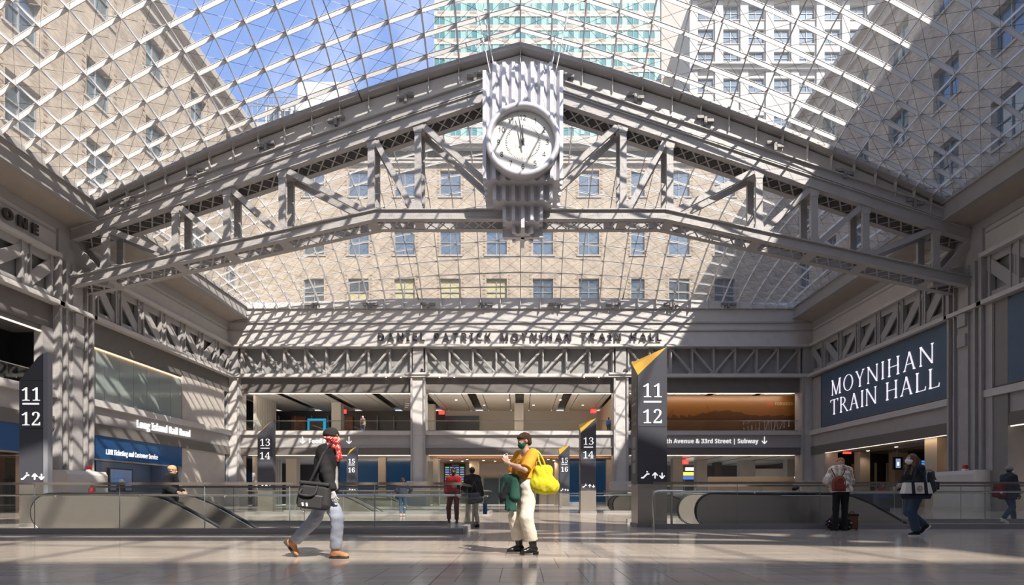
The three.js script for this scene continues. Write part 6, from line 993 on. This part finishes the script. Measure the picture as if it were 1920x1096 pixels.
// the woman looking at her phone
{
  const d = 7.32, x = XP(985, d), yaw = -Math.PI / 2 + 0.62, cream = cloth(0.62, 0.57, 0.48), amber = cloth(0.66, 0.29, 0.025);
  const p = person({ label: 'woman in an orange blouse and cream trousers looking at the phone in her hand', pos: [x, 0, -d], yaw, h: 1.69, lean: -0.02, hip: 0.985, headPitch: 0.34, headYaw: -0.30, headShift: [0, 0, 0.015],
    footL: { p: [0.115, 0.125, -0.05], yaw: -0.25, pitch: 0 }, footR: { p: [-0.13, 0.125, 0.02], yaw: -0.45, pitch: 0 },
    handL: { p: [0.02, 1.295, 0.30], pole: [0.8, -1, 0.1], dir: [-0.35, 0.55, 0.25], palm: [-0.75, 0.1, -0.6], curl: 0.85, thumb: 0.75 }, handR: { p: [-0.115, 1.06, 0.215], pole: [-1, -0.5, -0.4], dir: [0.5, 0.1, 0.5], palm: [0.4, 0.2, -0.9], curl: 1.0, thumb: 0.5 },
    bottom: { mat: cream, thigh: 0.118, knee: 0.098, hem: 0.093, len: 0.80, fold: 0.010, rise: 0.15, waist: 0.105, hip: 0.135 }, top: { name: 'blouse', mat: amber, t: 0.010, hem: 0.10, sleeve: 0.47, arm: 0.034, neck: 0.085, neckOut: 0.05, fold: 0.006, flare: 0.0 }, shoes: { kind: 'heeled', mat: M.leather, sole: M.leather, shaft: 0.42 },
    hair: { kind: 'short', mat: cloth(0.055, 0.024, 0.011) }, mask: { mat: cloth(0.012, 0.125, 0.085) } });
  for (let k = 0; k < 5; k++) { const c = new THREE.SphereGeometry(0.009, 10, 8); const q = p.S(0.42 - k * 0.075).addScaledVector(p.tf, 0.116 + (k < 1 ? -0.01 : 0)); c.translate(q.x, q.y, q.z); mesh('button', c, std(0.45, 0.18, 0.03, 0.4), p.g); }
  { const q = p.S(0.435); mesh('necklace', tube([q.clone().addScaledVector(p.rt, 0.055).addScaledVector(p.tf, 0.07), q.clone().addScaledVector(p.u, -0.045).addScaledVector(p.tf, 0.10), q.clone().addScaledVector(p.rt, -0.055).addScaledVector(p.tf, 0.07)], 0.0022, 5, 16), M.gold, p.g); }
  { const w = mesh('watch', new THREE.TorusGeometry(0.034, 0.008, 8, 20), M.leather, p.g), a = p.arms[0]; w.position.copy(a.w.clone().lerp(a.e, 0.75)); w.quaternion.setFromUnitVectors(V(0, 0, 1), a.w.clone().sub(a.e).normalize()); }
  p.g.updateMatrixWorld(true);
  const at = (v) => v.clone().applyMatrix4(p.g.matrixWorld);
  { const a = p.arms[0], h = at(a.w.clone().addScaledVector(a.dir, 0.085).addScaledVector(a.palm.clone().normalize(), 0.042)), g = base('mobile_phone', 'pale mobile phone held up in the hand of the woman in orange', 'phone', [h.x, h.y + 0.01, h.z]); g.rotation.set(-0.5, yaw + 0.4, 0.15);
    const b = new RoundedBoxGeometry(0.074, 0.150, 0.010, 4, 0.005); mesh('case', b, std(0.62, 0.60, 0.55, 0.4), g); box('screen', M.black, g, -0.033, 0.033, -0.070, 0.070, -0.0062, -0.0048); box('camera_bump', M.black, g, 0.008, 0.030, 0.040, 0.066, 0.004, 0.0068); }
  { // yellow bag under her arm
    const c = at(p.sh[0]), g = base('tote_bag', 'bright yellow slouchy tote bag hanging from the shoulder of the woman in orange', 'bag', [XP(1018, d), 1.09, -d + 0.13]);
    const lime = cloth(0.52, 0.46, 0.014), P = [ell(V(0.0, -0.06, 0), 0.165, 0.16, 0.12), cap(V(-0.07, 0.10, 0), V(0.05, 0.13, 0), 0.085, 0.07), cap(V(-0.10, -0.10, 0), V(0.14, -0.10, 0), 0.09, 0.10)];
    const q = blob(P, 0.010, { k: 0.08, bump: (x, y, z) => 0.010 * noise.noise(x * 16 + y * 9, y * 6, z * 14) + 0.006 * noise.noise(x * 30, y * 18, z * 30) }); q.rotateZ(-0.12); mesh('body', q, lime, g);
    mesh('strap', tube([V(-0.02, 0.13, 0.06), V(-0.06, 0.24, 0.05), V(-0.09, 0.35, 0.02), V(-0.115, 0.41, -0.04)], 0.013, 8, 24), lime, g); mesh('strap', tube([V(0.04, 0.14, -0.06), V(0.0, 0.26, -0.03), V(-0.07, 0.38, -0.05), V(-0.115, 0.41, -0.06)], 0.013, 8, 24), lime, g); }
  { // green coat over the far arm
    const g = base('folded_coat', 'dark green coat draped over the forearm of the woman in orange', 'coat', [XP(957, d), 0.99, -d + 0.10]), green = cloth(0.010, 0.060, 0.042), dark = cloth(0.012, 0.014, 0.016);
    mesh('body', blob([cap(V(0.05, 0.10, 0), V(-0.04, 0.09, 0), 0.075, 0.07), cap(V(-0.05, 0.08, 0), V(-0.085, -0.14, 0.0), 0.065, 0.08), cap(V(0.04, 0.08, 0.02), V(0.0, -0.36, 0.04), 0.075, 0.085, 1), cap(V(0.06, 0.05, 0.05), V(0.065, -0.16, 0.07), 0.065, 0.075)], 0.010, { k: 0.03, bump: (x, y, z) => 0.014 * noise.noise(x * 18, y * 5, z * 16) + 0.006 * noise.noise(x * 40, y * 16, z * 40) }), green, g);
    mesh('lining', blob([cap(V(-0.02, 0.03, 0.06), V(-0.10, -0.17, 0.04), 0.045, 0.055), cap(V(-0.09, -0.15, 0.03), V(-0.13, -0.22, 0.0), 0.055, 0.03)], 0.010, { k: 0.03, bump: folds(0.008, 18) }), dark, g); }
}
// the woman in the fur jacket, seen from behind
{
  const d = 12.5, x = XP(1577, d), fur = std(1, 1, 1, 0.95, { vertexColors: true }), black = cloth(0.010, 0.010, 0.012);
  const col = (x, y, z) => { const n = noise.noise(x * 13, y * 7 + 3, z * 13) + 0.6 * noise.noise(x * 30, y * 17, z * 30); const t = Math.max(0, Math.min(1, 0.55 + n * 0.9)); return [0.34 + 0.50 * t, 0.25 + 0.53 * t, 0.17 + 0.53 * t]; };
  const p = person({ label: 'woman in a mottled cream fur jacket seen from behind at the railing', pos: [x, 0, -d], yaw: Math.PI - 0.12, h: 1.78, hip: 0.97, lean: 0.10, headYaw: -0.35, headPitch: 0.25, headShift: [-0.04, -0.03, 0.03], noEyes: true,
    footL: { p: [0.14, 0.09, -0.02] }, footR: { p: [-0.10, 0.09, 0.02] }, handL: { p: [0.135, 1.05, 0.10], pole: [1, 0, -0.35], curl: 0.7 }, handR: { p: [-0.12, 1.04, 0.26], pole: [-0.7, -0.6, -0.3], curl: 0.7 },
    bottom: { name: 'leggings', mat: black, thigh: 0.096, knee: 0.068, hem: 0.060, fold: 0.003, len: 1.06 }, top: { name: 'fur_jacket', mat: fur, color: col, t: 0.055, hem: -0.07, flare: 0.015, arm: 0.045, hood: 1, collar: 0.04, cell: 0.011, bump: (x, y, z) => 0.020 * noise.noise(x * 9, y * 9, z * 9) + 0.013 * noise.noise(x * 32, y * 26, z * 32) + 0.008 * noise.noise(x * 70, y * 55, z * 70) }, shoes: { kind: 'boot', mat: black, shaft: 0.4 },
    hat: { mat: std(1, 1, 1, 0.9, { vertexColors: true }), color: (x, y, z) => noise.noise(x * 45, y * 45, z * 45) > 0.05 ? [0.50, 0.34, 0.20] : [0.36, 0.12, 0.035], tilt: -0.3 } });
  const b = base('backpack', 'small brick red backpack on the back of the fur jacket', 'backpack', [XP(1571, d - 0.255), 1.16, -d + 0.255]), brick = std(0.20, 0.035, 0.025, 0.5);
  { const s = new THREE.Shape(); s.moveTo(-0.125, -0.17); s.lineTo(0.125, -0.17); s.lineTo(0.12, 0.05); s.bezierCurveTo(0.11, 0.20, -0.11, 0.20, -0.12, 0.05); s.closePath(); const q = new THREE.ExtrudeGeometry(s, { depth: 0.07, bevelEnabled: true, bevelSize: 0.02, bevelThickness: 0.025, bevelSegments: 4, curveSegments: 10 }); mesh('body', q, brick, b); const pk = new RoundedBoxGeometry(0.19, 0.13, 0.04, 4, 0.015); pk.translate(0, -0.09, 0.095); mesh('front_pocket', pk, brick, b); mesh('zipper', tube([V(-0.10, 0.06, 0.094), V(-0.05, 0.13, 0.096), V(0.05, 0.13, 0.096), V(0.10, 0.06, 0.094)], 0.004, 5, 20), M.gold, b); box('zip_pull', M.white, b, 0.095, 0.105, -0.02, 0.04, 0.09, 0.1);
    for (const [q, w] of [[-1, 0], [1, 0]]) { mesh('strap', tube([V(q * 0.07, 0.15, 0.02), V(q * 0.13 + 0.02, 0.26, 0.0), V(q * 0.17 + 0.03, 0.36, -0.04)], 0.012, 6, 16), std(0.12, 0.03, 0.022, 0.6), b); } mesh('side_strap', tube([V(0.12, -0.14, 0.02), V(0.2, -0.10, 0.0), V(0.28, -0.02, -0.05)], 0.010, 6, 12), std(0.10, 0.03, 0.022, 0.6), b); }
  const fl = noiseTex(128, 128, (u, v) => { const n = tileable((x, y) => noise.noise(x, y, 2.2), u, v, 9, 9), m = tileable((x, y) => noise.noise(x, y, 7.7), u, v, 14, 14); return n > 0.22 ? [0.85, 0.80, 0.82] : m > 0.30 ? [0.45, 0.25, 0.5] : m < -0.34 ? [0.75, 0.6, 0.25] : [0.03, 0.03, 0.06]; }, true);
  const du = base('duffel_bag', 'dark floral duffel bag on the floor by the boots of the fur jacket woman', 'bag', [XP(1573, 12.9), 0, -12.9]), dm = std(1, 1, 1, 0.8, { map: fl }); { const q = new THREE.CapsuleGeometry(0.155, 0.34, 10, 24); q.rotateZ(Math.PI / 2); q.translate(0, 0.155, 0); mesh('body', q, dm, du); for (const k of [-0.12, 0.12]) mesh('handle', tube([V(k, 0.20, 0.16), V(k, 0.36, 0.06), V(k * 0.6, 0.37, 0.0), V(k, 0.36, -0.06), V(k, 0.2, -0.16)], 0.014, 8, 24), M.black, du); mesh('zipper', tube([V(-0.24, 0.308, 0), V(0.24, 0.308, 0)], 0.006, 6, 2), M.frameGrey, du); }
  const su = base('suitcase', 'upright brown suitcase standing behind the floral duffel bag', 'suitcase', [XP(1597.5, 12.9), 0, -12.9]); { const q = new RoundedBoxGeometry(0.25, 0.40, 0.14, 4, 0.025); q.translate(0, 0.22, 0); mesh('shell', q, std(0.14, 0.045, 0.02, 0.5), su); box('lid_band', M.black, su, -0.127, 0.127, 0.345, 0.40, -0.072, 0.072); mesh('handle', tube([V(-0.05, 0.42, 0), V(-0.045, 0.45, 0), V(0.045, 0.45, 0), V(0.05, 0.42, 0)], 0.009, 6, 16), M.black, su); for (const k of [-0.09, 0.09]) { const w = new THREE.CylinderGeometry(0.022, 0.022, 0.03, 14); w.rotateZ(Math.PI / 2); w.translate(k, 0.022, 0.03); mesh('wheel', w, M.black, su); } }
}
// the woman in the white mask walking in from the right: she faces -x
{
  const d = 10.85, x = XP(1715, d), jean = cloth(0.045, 0.075, 0.125), coat = cloth(0.010, 0.010, 0.013), knit = cloth(0.36, 0.32, 0.27);
  const p = person({ label: 'woman with long brown hair and a white face mask walking with a tote bag', pos: [x, 0, -d], yaw: -Math.PI / 2, h: 1.74, hip: 0.94, lean: 0.03, headYaw: 0.05, headPitch: -0.02, headShift: [0, 0, 0.03],
    footL: { p: [0.07, 0.10, 0.02], yaw: 0.1 }, footR: { p: [-0.07, 0.225, -0.26], pitch: 0.75, yaw: 0, pole: [0, -0.2, 1] },
    handL: { p: [0.10, 1.09, 0.30], pole: [0.6, -0.5, -1], dir: [-0.3, -0.1, 1], palm: [-0.6, 0, -0.5], curl: 0.9, glove: knit }, handR: { p: [-0.06, 1.02, 0.33], pole: [-0.6, -0.5, -1], dir: [0.2, -0.1, 1], palm: [0.6, 0, -0.5], curl: 0.9, glove: knit },
    bottom: { name: 'jeans', mat: jean, thigh: 0.105, knee: 0.088, hem: 0.080, len: 0.97, fold: 0.008 }, top: { mat: coat, t: 0.034, hem: -0.13, flare: 0.008, collar: 0.03, fold: 0.008 }, shoes: { kind: 'sneaker', mat: cloth(0.014, 0.014, 0.015), sole: M.whiteSole, shaft: 0.2 },
    hair: { kind: 'long', mat: std(0.115, 0.048, 0.022, 0.5) }, mask: { mat: cloth(0.72, 0.72, 0.72), beak: 1 } });
  const W = (n) => std(n, n * 0.97, n * 0.90, 0.85), navy = cloth(0.010, 0.013, 0.030);
  { const g = base('tote_bag', 'white canvas tote bag with navy base and straps and a round red emblem', 'bag', [XP(1718, d - 0.275), 0.96, -d + 0.275]); const side = (y0, y1, w0, w1, m, n) => new MB().hexa([V(-w0, y0, 0.075), V(w0, y0, 0.075), V(w0, y0, -0.075), V(-w0, y0, -0.075), V(-w1, y1, 0.05), V(w1, y1, 0.05), V(w1, y1, -0.05), V(-w1, y1, -0.05)]).build(n, m, g);
    side(-0.06, 0.17, 0.295, 0.245, W(0.68), 'body'); side(-0.17, -0.06, 0.235, 0.30, navy, 'bag_base'); for (const k of [-0.11, 0.15]) { new MB().hexa([V(k - 0.035, -0.06, 0.082), V(k + 0.035, -0.06, 0.082), V(k + 0.035, -0.06, 0.07), V(k - 0.035, -0.06, 0.07), V(k - 0.03, 0.175, 0.056), V(k + 0.03, 0.175, 0.056), V(k + 0.03, 0.175, 0.045), V(k - 0.03, 0.175, 0.045)]).build('strap_base', navy, g); mesh('strap', tube([V(k, 0.17, 0.05), V(k * 0.7 + 0.02, 0.32, 0.03), V(0.05 + k * 0.2, 0.46, -0.05), V(0.05, 0.52, -0.16)], 0.016, 6, 20), navy, g); }
    const e = new THREE.CylinderGeometry(0.062, 0.062, 0.006, 28); e.rotateX(Math.PI / 2 - 0.1); e.translate(0.02, 0.05, 0.072); mesh('emblem', e, std(0.42, 0.10, 0.10, 0.8), g); const r = new THREE.TorusGeometry(0.05, 0.005, 6, 28); r.rotateX(-0.1); r.translate(0.02, 0.05, 0.076); mesh('emblem_ring', r, W(0.6), g); for (let k = 0; k < 5; k++) { const a = k * 1.26, t = new THREE.BoxGeometry(0.03, 0.012, 0.004); t.rotateZ(a); t.rotateX(-0.1); t.translate(0.02 + Math.cos(a) * 0.022, 0.05 + Math.sin(a) * 0.022, 0.076); mesh('emblem_mark', t, W(0.6), g); } }
  { const g = base('backpack', 'dark grey backpack with a pale strap on the woman with long brown hair', 'backpack', [XP(1742, d), 1.17, -d - 0.02]); const q = blob([cap(V(0, 0.14, 0), V(0.01, -0.16, 0), 0.11, 0.13), ell(V(0.06, -0.08, 0), 0.09, 0.13, 0.12)], 0.012, { k: 0.05, bump: folds(0.010, 14) }); mesh('body', q, cloth(0.045, 0.045, 0.047), g); const pk = new RoundedBoxGeometry(0.06, 0.17, 0.20, 4, 0.025); pk.translate(0.14, -0.10, 0); mesh('front_pocket', pk, cloth(0.03, 0.03, 0.032), g); mesh('strap', tube([V(-0.06, 0.2, 0.14), V(-0.16, 0.20, 0.17), V(-0.20, 0.05, 0.19), V(-0.15, -0.1, 0.17), V(-0.05, -0.16, 0.12)], 0.016, 8, 28), cloth(0.32, 0.38, 0.36), g); mesh('buckle', new THREE.SphereGeometry(0.02, 10, 8).translate(0.05, 0.0, 0.13), M.white, g); }
}
// people further off
const plain = (r, g, b) => cloth(r, g, b);
person({ label: 'man in a red sweater and dark face mask beside the end of the railing', pos: [XP(851, 16), 0, -16], yaw: -0.05, h: 1.76, lod: 1.6, skin: SKIN.dark, footL: { p: [0.10, 0.09, 0.04] }, footR: { p: [-0.18, 0.10, -0.12] }, handL: { p: [0.16, 0.98, 0.16] }, handR: { p: [-0.24, 0.95, 0.08] }, top: { name: 'sweater', mat: plain(0.45, 0.028, 0.022), t: 0.02, hem: -0.03 }, bottom: { mat: plain(0.13, 0.035, 0.03) }, hair: { kind: 'short', mat: M.black }, mask: { mat: M.black } });
{ const d = 14.0, x = XP(887, d), p = person({ label: 'person in a puffy black coat and pale trousers leaning on the railing end', pos: [x, 0, -d], yaw: Math.PI + 0.5, h: 1.66, lod: 1.4, lean: 0.12, sway: 0.0, hip: 0.93, footL: { p: [0.12, 0.09, 0.02] }, footR: { p: [-0.12, 0.09, -0.05] }, handL: { p: [0.42, 1.12, 0.16], pole: [0.2, -1, -0.2] }, handR: { p: [-0.30, 0.76, 0.05] }, top: { name: 'coat', mat: plain(0.022, 0.016, 0.016), t: 0.05, hem: -0.06, flare: 0.02, arm: 0.045, fold: 0.014, collar: 0.035 }, bottom: { mat: plain(0.50, 0.45, 0.38), thigh: 0.09, knee: 0.07, hem: 0.06, len: 0.9 }, hair: { kind: 'bun', mat: M.black }, skin: SKIN.mid });
  const g = base('handbag', 'grey leather handbag on the back of the person in the puffy black coat', 'bag', [XP(889, d - 0.3), 0.80, -d + 0.30]); g.rotation.y = 0.2; const q = blob([cap(V(-0.14, -0.08, 0), V(0.16, -0.04, 0), 0.09, 0.09), cap(V(-0.10, 0.08, 0), V(0.10, 0.10, 0), 0.06, 0.06)], 0.012, { k: 0.06, bump: folds(0.008, 14) }); mesh('body', q, std(0.06, 0.06, 0.065, 0.4), g); for (const z of [0.03, -0.03]) mesh('strap', tube([V(-0.09, 0.12, z), V(-0.04, 0.32, z * 0.5), V(0.0, 0.46, -0.1), V(0.05, 0.32, z * 0.5), V(0.10, 0.13, z)], 0.009, 6, 24), std(0.05, 0.05, 0.055, 0.4), g); box('zip_band', M.frameGrey, g, -0.13, 0.13, 0.0, 0.012, 0.075, 0.085);
  const b = base('shopping_bag', 'small blue bag held by the person in the puffy black coat', 'bag', [XP(910, d), 0.36, -d + 0.02]); box('body', plain(0.03, 0.08, 0.22), b, -0.06, 0.05, 0, 0.30, -0.03, 0.04); for (const z of [-0.02, 0.03]) mesh('handle', tube([V(-0.03, 0.29, z), V(-0.01, 0.40, 0.0), V(0.02, 0.29, z)], 0.005, 5, 12), M.black, b); }
person({ label: 'person in a navy jacket and blue jeans seen from behind near the white column', pos: [XP(755, 22), 0, -22], yaw: Math.PI + 0.15, h: 1.68, lod: 1.8, lean: 0.08, footL: { p: [0.08, 0.09, 0] }, footR: { p: [-0.05, 0.09, 0.05] }, handL: { p: [0.20, 1.0, 0.2] }, handR: { p: [-0.26, 1.0, 0.12], pole: [-1, 0, -0.4] }, top: { mat: plain(0.022, 0.026, 0.045), t: 0.035, hem: -0.04 }, bottom: { mat: plain(0.04, 0.09, 0.17), thigh: 0.09, knee: 0.066, hem: 0.055 }, hair: { kind: 'short', mat: plain(0.03, 0.014, 0.01) }, shoes: { kind: 'low', mat: plain(0.5, 0.35, 0.3) } });
{ const d = 51.3; const p = person({ label: 'person in a tan coat with a white hat on the upper floor behind the glass', pos: [XP(680, d), Y(UF), -d], yaw: Math.PI - 0.2, h: 1.72, lod: 2.2, top: { name: 'coat', mat: plain(0.26, 0.20, 0.11), t: 0.05, hem: -0.12, flare: 0.02 }, bottom: { mat: plain(0.05, 0.06, 0.14) }, hat: { mat: plain(0.6, 0.58, 0.56), pom: 1, cuff: 1 } });
  const g = base('backpack', 'small dark backpack on the person in the tan coat on the upper floor', 'backpack', [XP(680.5, d), Y(UF) + 1.18, -d + 0.24]); const q = new RoundedBoxGeometry(0.28, 0.38, 0.16, 4, 0.06); mesh('body', q, plain(0.05, 0.05, 0.07), g); const sc = new THREE.TorusGeometry(0.11, 0.045, 8, 20); sc.rotateX(Math.PI / 2); sc.translate(0, 0.33, -0.22); const k = base('scarf', 'pink scarf round the neck of the person in the tan coat', 'scarf', [XP(680, d), Y(UF) + 1.5, -d - 0.02]); const r = new THREE.TorusGeometry(0.10, 0.05, 8, 24); r.rotateX(Math.PI / 2); mesh('loop', r, plain(0.45, 0.12, 0.30), k); const tl = new RoundedBoxGeometry(0.1, 0.26, 0.05, 3, 0.02); tl.translate(0.05, -0.14, 0.17); mesh('tail', tl, plain(0.45, 0.12, 0.30), k); }
person({ label: 'person in a bright blue shirt on the upper floor beside the sunlit column', pos: [XP(1141, 52), Y(UF), -52], yaw: 2.6, h: 1.7, lod: 2.4, top: { name: 'shirt', mat: plain(0.03, 0.12, 0.42), t: 0.015 }, bottom: { mat: plain(0.03, 0.03, 0.04) }, hair: { kind: 'short', mat: M.black }, skin: SKIN.dark });
person({ label: 'person in a pale shirt on the upper floor just behind the sunlit column', pos: [XP(1178, 52.2), Y(UF), -52.2], yaw: 1.2, h: 1.74, lod: 2.4, top: { name: 'shirt', mat: plain(0.16, 0.2, 0.3), t: 0.015 }, bottom: { mat: plain(0.05, 0.06, 0.1) }, hair: { kind: 'short', mat: plain(0.05, 0.03, 0.02) } });
person({ label: 'person in a black coat and peach beanie going down the escalator', pos: [XP(319, 13.15), -0.06, -13.15], yaw: 1.9, h: 1.70, lod: 1.3, handL: { p: [0.24, 1.02, 0.22] }, handR: { p: [-0.24, 1.02, 0.22] }, lean: 0.06, headPitch: 0.15, top: { mat: plain(0.012, 0.012, 0.014), t: 0.055, hem: -0.12, arm: 0.05, flare: 0.02, hood: 1, collar: 0.045, fold: 0.012 }, bottom: { mat: plain(0.02, 0.02, 0.025) }, hat: { mat: plain(0.58, 0.28, 0.15), cuff: 1, tilt: -0.05 } });
{ const d = 16.4, x = XP(1890, d); person({ label: 'man in a grey hat and white mask with a red backpack walking behind the glass', pos: [x, 0, -d], yaw: Math.PI / 2 - 0.1, h: 1.82, lod: 1.4, skin: SKIN.dark, footL: { p: [0.09, 0.10, 0.25] }, footR: { p: [-0.09, 0.14, -0.22], pitch: 0.35 }, handR: { p: [-0.22, 0.92, 0.14] }, top: { name: 'coat', mat: plain(0.020, 0.024, 0.036), t: 0.045, hem: -0.22, flare: 0.015, collar: 0.035 }, bottom: { mat: plain(0.035, 0.06, 0.12) }, hat: { mat: plain(0.20, 0.21, 0.23), cuff: 1 }, mask: { mat: plain(0.7, 0.7, 0.7), beak: 1 }, shoes: { kind: 'low', mat: plain(0.6, 0.58, 0.55), sole: M.whiteSole } });
  const g = base('backpack', 'dark red backpack on the man in the grey hat', 'backpack', [XP(1873, d), 1.06, -d + 0.02]); const q = new RoundedBoxGeometry(0.20, 0.50, 0.30, 4, 0.06); mesh('body', q, plain(0.16, 0.012, 0.016), g); const pk = new RoundedBoxGeometry(0.08, 0.24, 0.24, 3, 0.03); pk.translate(-0.11, -0.1, 0); mesh('front_pocket', pk, plain(0.12, 0.01, 0.014), g); }
person({ label: 'person in a dark red top standing behind the dark rolling case', pos: [XP(1653, 27), 0, -27], yaw: 0.1, h: 1.58, lod: 2, skin: SKIN.light, top: { mat: plain(0.22, 0.02, 0.035), t: 0.03 }, bottom: { mat: plain(0.03, 0.03, 0.05) }, hair: { kind: 'short', mat: plain(0.25, 0.13, 0.06) } });
{ const d = 25.5, g = base('rolling_case', 'dark rolling case with a blue top before the person in dark red', 'suitcase', [XP(1653, d), 0, -d]); const q = new RoundedBoxGeometry(0.6, 0.92, 0.4, 4, 0.05); q.translate(0, 0.52, 0); mesh('shell', q, plain(0.05, 0.055, 0.07), g); box('top_panel', plain(0.03, 0.06, 0.20), g, -0.29, 0.29, 0.80, 0.99, -0.205, 0.205); for (const k of [-0.22, 0.22]) { const w = new THREE.CylinderGeometry(0.05, 0.05, 0.05, 14); w.rotateZ(Math.PI / 2); w.translate(k, 0.05, 0.12); mesh('wheel', w, M.black, g); } mesh('handle', tube([V(-0.15, 0.96, -0.1), V(-0.14, 1.1, -0.1), V(0.14, 1.1, -0.1), V(0.15, 0.96, -0.1)], 0.012, 6, 16), M.frameGrey, g); }
person({ label: 'dark-haired person low on the escalator behind the fur jacket woman', pos: [XP(1490, 14.5), -0.52, -14.5], yaw: 1.4, h: 1.66, lod: 1.8, top: { mat: M.black, t: 0.03 }, bottom: { mat: M.black }, hair: { kind: 'short', mat: M.black }, mask: { mat: M.black } });
person({ label: 'person in a red coat seen over the railing below the ticket office sign', pos: [XP(172, 27.5), 0, -27.5], yaw: 2.2, h: 1.66, lod: 2, top: { name: 'coat', mat: plain(0.30, 0.02, 0.03), t: 0.04, hem: -0.2 }, bottom: { mat: plain(0.03, 0.03, 0.04) }, hair: { kind: 'short', mat: plain(0.10, 0.05, 0.03) } });
person({ label: 'person in navy with grey hair seen over the railing before the ticket office', pos: [XP(226, 27), 0, -27], yaw: 2.8, h: 1.78, lod: 2, top: { name: 'coat', mat: plain(0.02, 0.025, 0.05), t: 0.04, hem: -0.15 }, bottom: { mat: plain(0.03, 0.03, 0.04) }, hair: { kind: 'short', mat: plain(0.4, 0.36, 0.33) } });
renderer.render(scene, camera);
